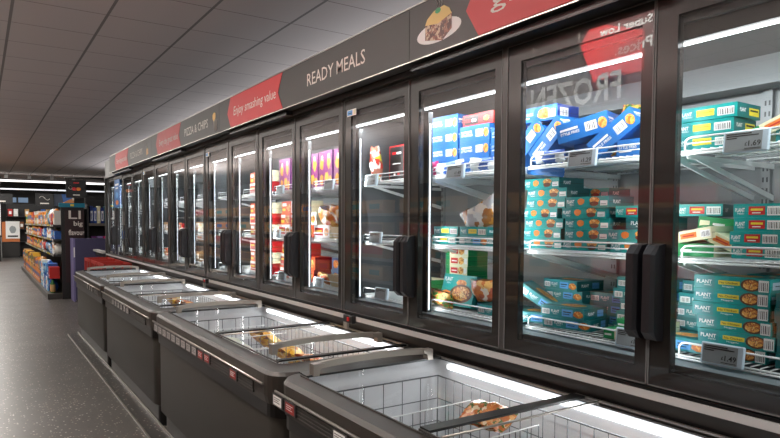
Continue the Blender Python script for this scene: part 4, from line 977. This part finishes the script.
# gondola with end panel
SHELVM = mat('shelf_charcoal', (38, 38, 40), 0.45)
def gondola(x0, x1, y0, y1, levels, top, name, label, ex=0.0, base=0.10):
    t = thing(name, label, 'shelving', (0, 0, 0))
    a = MB(); xm = (x0+x1)/2 if x1-x0 > 0.7 else x1-0.03
    a.box(xm-0.015, xm+0.015, y0, y1, 0.02, top, SHELVM); a.box(x0-ex, x1, y0, y1, 0.0, base, ANTH); a.build('back_panel', t)
    for z in levels:
        a = MB(); a.box(x0, xm-0.015, y0, y1, z-0.03, z, SHELVM); a.box(x0-0.012, x0, y0, y1, z-0.035, z+0.008, ANTH_D)
        q = y0+0.1
        while q < min(y1, y0+8)-0.2:
            a.box(x0-0.014, x0-0.012, q, q+0.12, z-0.028, z+0.002, (WHITE if int(q*7) % 3 else YELLOW)); q += 0.33
        a.build('shelf', t)
    return t
GL = (0.80, 1.08, 1.34)
gondola(1.12, 1.62, 12.66, 21.0, GL, 1.68, 'gondola_shelving', 'long dark shelving run along the aisle beyond the end panel', 0.12)
a = MB()
t = thing('end_panel', 'black end panel with large LI big flavour lettering at the aisle end', 'panel', (0, 12.6, 0))
a.box(1.23, 1.60, 0, 0.05, 0, 1.70, mat('sign_black', (26, 25, 26), 0.5)); a.box(1.29, 1.60, -0.006, 0, 0.3, 1.60, mat('panel_maroon', (46, 24, 28), 0.5))
a.build('panel_board', t)
a = MB(); a.text('LI', (1.35, -0.006, 1.45), X_, UZ, 0.15, LETTER, fit=0.20, bold=0.01); a.build('lettering', t)
a = MB(); a.text('big', (1.43, -0.006, 1.30), X_, UZ, 0.11, LETTER, fit=0.15, bold=0.02); a.build('lettering', t)
a = MB(); a.text('flavour', (1.345, -0.006, 1.155), X_, UZ, 0.10, LETTER, fit=0.265, bold=0.02); a.build('lettering', t)
a = MB(); a.box(1.20, 1.62, -0.012, 0.06, 1.66, 1.735, mat('topper_teal', (28, 128, 158), 0.5)); a.decal((1.38, -0.012, 1.68), X_, UZ, 0.06, 0.035, YELLOW, 0.001); a.build('topper', t)
# second dark shelving unit right of the end panel with blue packs
t = thing('shelving_unit', 'dark shelving unit with blue packs right of the lettered end panel', 'shelving', (0, 12.7, 0))
a = MB(); a.box(1.66, 1.69, -0.05, 0.45, 0.0, 1.72, SHELVM); a.box(1.69, 2.40, 0.40, 0.45, 0, 1.9, SHELVM)
a.build('frame', t)
for z in (0.45, 0.95, 1.36):
    a = MB(); a.box(1.69, 2.40, -0.02, 0.40, z-0.03, z, SHELVM); a.box(1.69, 2.40, -0.03, -0.02, z-0.035, z+0.012, SATIN); a.build('shelf', t)
for k in range(5):
    a = MB(); c = (mat('pack_navy', (28, 52, 120), 0.45), mat('pack_blue', (50, 84, 160), 0.45), CREAM, mat('pack_navy', (28, 52, 120), 0.45), mat('pack_teal', (20, 96, 110), 0.45))[k]
    x = 1.715+0.062*k; h = 0.33-0.03*(k % 2)
    a.box(x, x+0.055, 12.70, 12.85, 1.362, 1.362+h, c, 0.004); a.box(x+0.01, x+0.045, 12.697, 12.70, 1.42, 1.60, WHITE); a.box(x+0.02, x+0.035, 12.695, 12.697, 1.44, 1.56, c)
    tag(a.build('drink_pack'), f'slim {("navy","blue","cream","dark navy","teal")[k]} pack on the dark unit right of the end panel', 'pack', 'slim packs right of the end panel')
for k in range(3):
    a = MB(); x = 1.73+0.11*k; a.box(x, x+0.09, 12.72, 12.85, 0.952, 1.13, (PURPLE, mat('pack_lilac', (150, 120, 180), 0.5), PINK)[k], 0.004)
    a.box(x+0.01, x+0.08, 12.717, 12.72, 1.0, 1.08, WHITE); tag(a.build('food_pack'), f'{("purple","lilac","pink")[k]} pack on the lower shelf right of the purple display', 'pack')

# goods on the gondola
rg = random.Random(21)
PAL = [('orange', (222, 130, 36)), ('yellow', (226, 178, 60)), ('white', (222, 222, 218)), ('red', (188, 40, 36)), ('blue', (36, 90, 170)), ('tan', (186, 146, 96)), ('light blue', (90, 160, 200)), ('green', (44, 120, 60)), ('brown', (120, 74, 44)), ('teal', (30, 130, 130))]
LEVN = ['bottom floor layer', 'upper floor layer', 'lowest shelf', 'middle shelf', 'top shelf']
def goods_mesh(ci, form, w, h):
    a = MB(); nm, c = PAL[ci]; m = mat('goods_'+nm.replace(' ', '_'), c, 0.45); m2 = mat('goods_'+PAL[(ci*3+4) % 10][0].replace(' ', '_'), PAL[(ci*3+4) % 10][1], 0.45)
    if form == 'box':
        a.box(0, 0.16, -w/2, w/2, 0, h, m); a.decal((0, w/2-0.02, h*0.45), UY, UZ, w-0.04, h*0.3, m2); a.decal((0, w/2-0.04, h*0.2), UY, UZ, w*0.4, h*0.12, WHITE)
    elif form == 'bottle':
        for q in range(max(1, int(w/0.09))):
            cy = -w/2+0.045+0.09*q; pr = [(0.0, 0.036), (0.02, 0.04), (h*0.6, 0.04), (h*0.78, 0.016), (h*0.95, 0.014)]
            a.loft([[(0.05+r_*cos(2*pi*k/8), cy+r_*sin(2*pi*k/8), z_) for k in range(8)] for z_, r_ in pr], m, True, True, mats=[m, m2, m, m])
            break
    else:
        a.loft([[(0.02, -w*0.38, 0), (0.12, -w*0.38, 0), (0.12, w*0.38, 0), (0.02, w*0.38, 0)], [(0, -w/2, h*0.3), (0.16, -w/2, h*0.3), (0.16, w/2, h*0.3), (0, w/2, h*0.3)], [(0.01, -w*0.48, h*0.75), (0.14, -w*0.48, h*0.75), (0.14, w*0.48, h*0.75), (0.01, w*0.48, h*0.75)], [(0.06, -w/2, h), (0.075, -w/2, h), (0.075, w/2, h), (0.06, w/2, h)]], m, True, True)
        a.decal((0.003, w*0.3, h*0.42), UY, UZ, w*0.6, h*0.25, m2, 0.004)
    return a.mesh('goods')
_gm = {}
FN = {'box': ('grocery_box', 'box'), 'bottle': ('bottle', 'bottle'), 'bag': ('grocery_bag', 'bag')}
levels = (0.10, 0.36)+GL
HGT = (0.25, 0.30, 0.23, 0.21, 0.30)
# near goods are white and blue bags, red packs and green bottles; far goods are mostly orange and yellow boxes
for li, z in enumerate(levels):
    y = 12.80; idx = 0
    while y < 20.6:
        near = y < 15.6
        if li <= 1: ci = rg.choice((7, 2, 4, 3) if y < 13.2 else ((4, 2, 4, 6) if y < 14.8 else (0, 0, 5, 1, 8)))
        elif near: ci = rg.choice(((3, 2, 3, 5, 8), (3, 2, 3, 4, 6), (2, 3, 2, 5, 4), (3, 6, 0, 2, 5))[li-1])
        else: ci = rg.choice((0, 0, 1, 0, 5, 3, 2, 1))
        form = rg.choice(('box', 'bag', 'box')) if near else 'box'
        if li == 0 and y < 13.0: ci, form = 7, 'bottle'
        w = 0.10 if form == 'bottle' else rg.choice((0.18, 0.24, 0.30))*(1 if near else 1.9 if y < 21 else 3.2)
        h = HGT[li]*rg.choice((0.7, 0.85, 1.0)) if li else HGT[0]
        key = (ci, form, round(w, 2), round(h, 2))
        if key not in _gm: _gm[key] = goods_mesh(*key[:2], key[2], key[3])
        o = bpy.data.objects.new(FN[form][0], _gm[key]); COL.objects.link(o); o.location = (1.14 if li > 1 else 1.05, y+w/2, z+0.001)
        num = ['first', 'second', 'third', 'fourth', 'fifth', 'sixth', 'seventh', 'eighth', 'ninth', 'tenth', 'eleventh', 'twelfth', 'thirteenth', 'fourteenth', 'fifteenth', 'sixteenth', 'seventeenth', 'eighteenth', 'nineteenth', 'twentieth']
        od = num[idx] if idx < 20 else 'twenty-'+num[idx-20]
        tag(o, f'{PAL[ci][0]} {FN[form][1]} on the {LEVN[li]}, aisle shelving, {od} from end panel', FN[form][1], 'goods on the aisle shelving')
        y += w+0.02; idx += 1

# back of the shop
a = MB(); a.box(-0.2, 4.5, 24.4, 24.5, 2.73, 2.785, TUBE); tag(a.build('strip_light'), 'long bright strip light crossing above the aisle, nearer of the far lights', 'ceiling light')
a = MB(); a.box(0.2, 4.5, 27.6, 27.7, 2.60, 2.645, TUBEFAR); tag(a.build('strip_light'), 'second pale strip light lower behind the nearer one', 'ceiling light')
a = MB(); a.box(-0.20, -0.08, -3, 29, 2.965, 2.999, TUBE); tag(a.build('strip_light'), 'continuous strip light over the aisle left of the camera, seen mirrored in glass', 'ceiling light')
for k in range(4):
    a = MB(); x = 0.72+0.66*k; a.box(x, x+0.10, 24.0, 24.05, 2.82, 2.92, WHITE); a.tube([(x+0.05, 24.02, 2.9), (x+0.05, 24.02, 2.999)], 0.01, WHITE, 5)
    tag(a.build('spotlight'), f'tiny white ceiling spotlight, {["leftmost","second from left","third from left","rightmost"][k]} of four above the far aisle', 'spotlight', 'far ceiling spotlights')
SB = MATS['sign_black']
def far_sign(x0, x1, y, z0, z1, label, tx=None, curve=False, m=SB):
    t = thing('hanging_sign', label, 'sign', (0, y, 0), 'far hanging signs')
    a = MB(); a.box(x0, x1, -0.015, 0.015, z0, z1, m); a.build('sign_board', t)
    a = MB()
    if curve: a.tube([(x0+0.12+(x1-x0-0.24)*q/10, -0.02, (z0+z1)/2+0.05+0.07*sin(q*0.6)) for q in range(11)], 0.008, LETTER, 5)
    if tx: a.decal(((x0+x1)/2-0.14, -0.016, z0+0.06), X_, UZ, 0.28, 0.04, LETTER, 0.001)
    if a.v: a.build('lettering', t)
    a = MB(); a.tube([((x0+x1)/2, 0, z1), ((x0+x1)/2, 0, 3.0)], 0.006, ANTH_D, 4); a.build('rod', t)
far_sign(0.30, 1.02, 26.0, 2.03, 2.38, 'small black hanging sign at the far left edge', 'OFFERS')
far_sign(1.72, 2.30, 26.0, 1.98, 2.42, 'black hanging sign with a white fish outline at the aisle end', 'FISH', True)
t = thing('picture_panel', 'blue and brown picture panel high on the wall behind the shelving', 'picture', (0, 26.2, 0))
a = MB(); a.box(2.34, 3.0, -0.01, 0.01, 1.98, 2.42, blotch('picture', [(40, 90, 160), (170, 110, 60), (200, 190, 170), (50, 60, 80)], 4, 0.5)); a.build('picture_board', t)
a = MB(); a.tube([(2.45, 0, 2.42), (2.45, 0, 3.0)], 0.006, ANTH_D, 4); a.build('rod', t)
a = MB(); a.tube([(2.9, 0, 2.42), (2.9, 0, 3.0)], 0.006, ANTH_D, 4); a.build('rod', t)
a = MB()
for k in range(2): a.box(0.95+0.42*k, 1.30+0.42*k, YF-0.012, YF-0.002, 2.18, 2.38, mat('dusk_glass', (70, 92, 120), 0.2, emit=(0.25, 0.36, 0.52), estr=0.5))
for k in range(3): a.box(0.92+0.40*k, 0.95+0.41*k, YF-0.02, YF-0.002, 2.15, 2.42, ANTH_D)
tag(a.build('window_1'), kind='structure')
t = thing('notice_board', 'orange-framed notice board with a white poster at the end wall', 'notice board', (0, 27.9, 0))
a = MB(); a.box(0.72, 1.30, 0, 0.03, 0.62, 1.38, mat('board_orange', (196, 112, 60), 0.5)); a.build('frame', t)
a = MB(); a.box(0.84, 1.30, -0.006, 0, 0.74, 1.40, WHITE); a.box(0.90, 1.24, -0.008, -0.006, 0.80, 0.86, INK); a.blob((1.07, -0.008, 1.08), X_, UZ, 0.12, 0.16, EINK, 4); a.build('poster', t)
a = MB(); a.box(0.72, 1.30, 0.0, 0.5, 0.0, 0.6, SB); a.box(0.74, 1.28, -0.02, 0.0, 0.08, 0.55, ANTH_D); a.build('cabinet', t)
t = thing('checkout_desk', 'low black checkout desk at the far end of the aisle', 'desk', (0, 25.5, 0))
a = MB(); a.box(-0.9, 0.62, 0, 1.2, 0.0, 0.85, SB); a.box(-0.92, 0.64, -0.02, 1.22, 0.85, 0.90, ANTH_D); a.build('counter', t)
a = MB(); a.box(0.30, 0.60, 0.1, 0.5, 0.9, 0.94, ORANGE); a.build('tray', t)
a = MB(); a.box(0.62, 0.70, 28.4, 28.5, 0, 2.3, WHITE); tag(a.build('post'), 'pale white post at the far left edge', 'post')
t = thing('shelf_unit', 'dark wall shelf with small red and white goods beside the orange notice board', 'shelving', (0, 28.6, 0))
a = MB(); a.box(0.9, 2.6, 0.3, 0.4, 0, 2.1, SB)
a.build('back_panel', t)
for z in (0.6, 1.1, 1.6):
    a = MB(); a.box(0.9, 2.6, 0, 0.3, z-0.03, z, SHELVM); a.build('shelf', t)
for k in range(8):
    a = MB(); ci = (3, 2, 8, 5, 6, 2, 4, 8)[k]; x = 0.95+0.19*(k % 8); z = (1.602, 1.602, 1.102, 1.602, 1.102, 1.102, 1.602, 1.602)[k]
    a.box(x, x+0.15, 28.62, 28.8, z, z+0.28, mat('goods_'+PAL[ci][0].replace(' ', '_'), PAL[ci][1], 0.45), 0.01); a.box(x+0.03, x+0.12, 28.615, 28.62, z+0.08, z+0.2, WHITE)
    tag(a.build('grocery_box'), f'{PAL[ci][0]} box on the end wall shelf, {num[k]} from its left end', 'box', 'goods on the end wall shelf')

# ------------------------------------------------------------------ across the aisle: what the glass doors mirror
t = thing('hanging_banner', 'red and dark overhead banner across the aisle, Super Low Prices lettering, seen mirrored', 'sign', (-0.25, 0, 0))
YU = (0, 1, 0)
a = MB(); a.box(-0.02, 0, 2.50, 3.02, 2.25, 2.97, mat('banner_maroon', (86, 24, 26), 0.5)); a.build('banner_board', t)
a = MB(); a.poly((0.0, 2.5, 2.25), YU, UZ, [(0.08, 0.18), (0.50, 0.18), (0.62, 0.46), (0.50, 0.60), (0.08, 0.44)], SIGNR, 0.002); a.build('red_arrow', t)
for s, z in (('Lin', 2.865), ('Super Low', 2.715), ('Prices.', 2.575)):
    a = MB(); a.text(s, (0.004, 2.52, z), YU, UZ, 0.075, WHITE, fit={'L': 0.16, 'S': 0.42, 'P': 0.30}[s[0]], bold=0.02); a.build('lettering', t)
a = MB()
for y in (2.6, 2.9): a.tube([(-0.01, y, 2.97), (-0.01, y, 3.0)], 0.004, SATIN, 5)
a.build('hanger', t)
t = thing('hanging_banner', 'grey overhead banner across the aisle with FROZEN lettering, seen mirrored', 'sign', (-0.215, 0, 0))
a = MB(); a.text('FROZEN', (0.0, 2.74, 2.27), YU, UZ, 0.20, WHITE, fit=0.84, bold=0.02, off=0.0); a.build('lettering', t)
a = MB(); a.tube([(-0.005, 2.70, 2.262), (-0.005, 3.60, 2.262)], 0.005, SATIN, 5); a.tube([(-0.005, 2.70, 2.262), (-0.005, 2.70, 2.25)], 0.004, SATIN, 5)
for y in (3.1, 3.55): a.tube([(-0.005, y, 2.262), (-0.005, y, 3.0)], 0.003, SATIN, 5)
a.build('hanger', t)
for k, yy in enumerate((2.75, 3.25)):  # spotlights added so the mirrored banner lettering shows brighter
    a = MB(); a.tube([(0.5, yy, 2.999), (0.5, yy, 2.93)], 0.01, BLACK, 6); a.tube([(0.53, yy, 2.945), (0.44, yy, 2.895)], 0.035, BLACK, 10)
    o = tag(a.build('added_spotlight'), f'added black ceiling spotlight aimed at the banners, {["nearer","farther"][k]} of two', 'spotlight')
    area_light('banner_fill_lamp', (0.435, yy, 2.892), 0.05, 0.05, BANNER_FILL_W, (1, 0.96, 0.9), (0, 1.15, 0))
# shelving run on the far side of the aisle
t = gondola(-2.7, -2.1, -1.5, 20.0, (), 1.9, 'wall_shelving', 'dark shelving run across the aisle, seen mirrored in the glass doors')
for z in (0.5, 0.85, 1.2, 1.55):
    a = MB(); a.box(-2.12, -1.72, -1.5, 20.0, z-0.03, z, SHELVM); a.box(-1.72, -1.70, -1.5, 20, z-0.035, z+0.01, SATIN); a.build('shelf', t)
rr = random.Random(8)
idx = 0
for z in (0.5, 0.85, 1.2, 1.55):
    for q in range(11):
        y = -0.6+1.75*q; ci = rr.choice((5, 8, 0, 3, 2, 5, 8)); h = 0.22; w = 1.3
        a = MB(); m = mat('goods_'+PAL[ci][0].replace(' ', '_'), PAL[ci][1], 0.45); m2 = mat('goods_'+PAL[(ci*3+4) % 10][0].replace(' ', '_'), PAL[(ci*3+4) % 10][1], 0.45)
        a.box(-1.98, -1.76, y, y+w, z+0.001, z+h, KRAFT); a.box(-1.76, -1.757, y+0.02, y+w-0.02, z+0.06, z+h-0.03, m); a.box(-1.757, -1.755, y+0.1, y+0.4, z+0.08, z+h-0.06, m2); a.box(-1.757, -1.755, y+0.7, y+1.1, z+0.08, z+h-0.06, m2)
        o = tag(a.build('shelf_tray'), f'{PAL[ci][0]} shelf tray on the {["lowest","second","third","top"][(0.5,0.85,1.2,1.55).index(z)]} shelf across the aisle, {num[q]} along', 'tray', 'shelf trays across the aisle')
for k in range(5):  # made-up housings for the added ceiling uplights
    a = MB(); y = 0.6+4.4*k
    a.box(-2.47, -2.23, y-1.95, y+1.95, 1.905, 1.915, ANTH_D); a.box(-2.47, -2.462, y-1.95, y+1.95, 1.915, 2.02, ANTH_D); a.box(-2.238, -2.23, y-1.95, y+1.95, 1.915, 2.02, ANTH_D)
    tag(a.build('added_trough'), f'added upward-facing light trough on the shelving across the aisle, {num[k]} along', 'light')
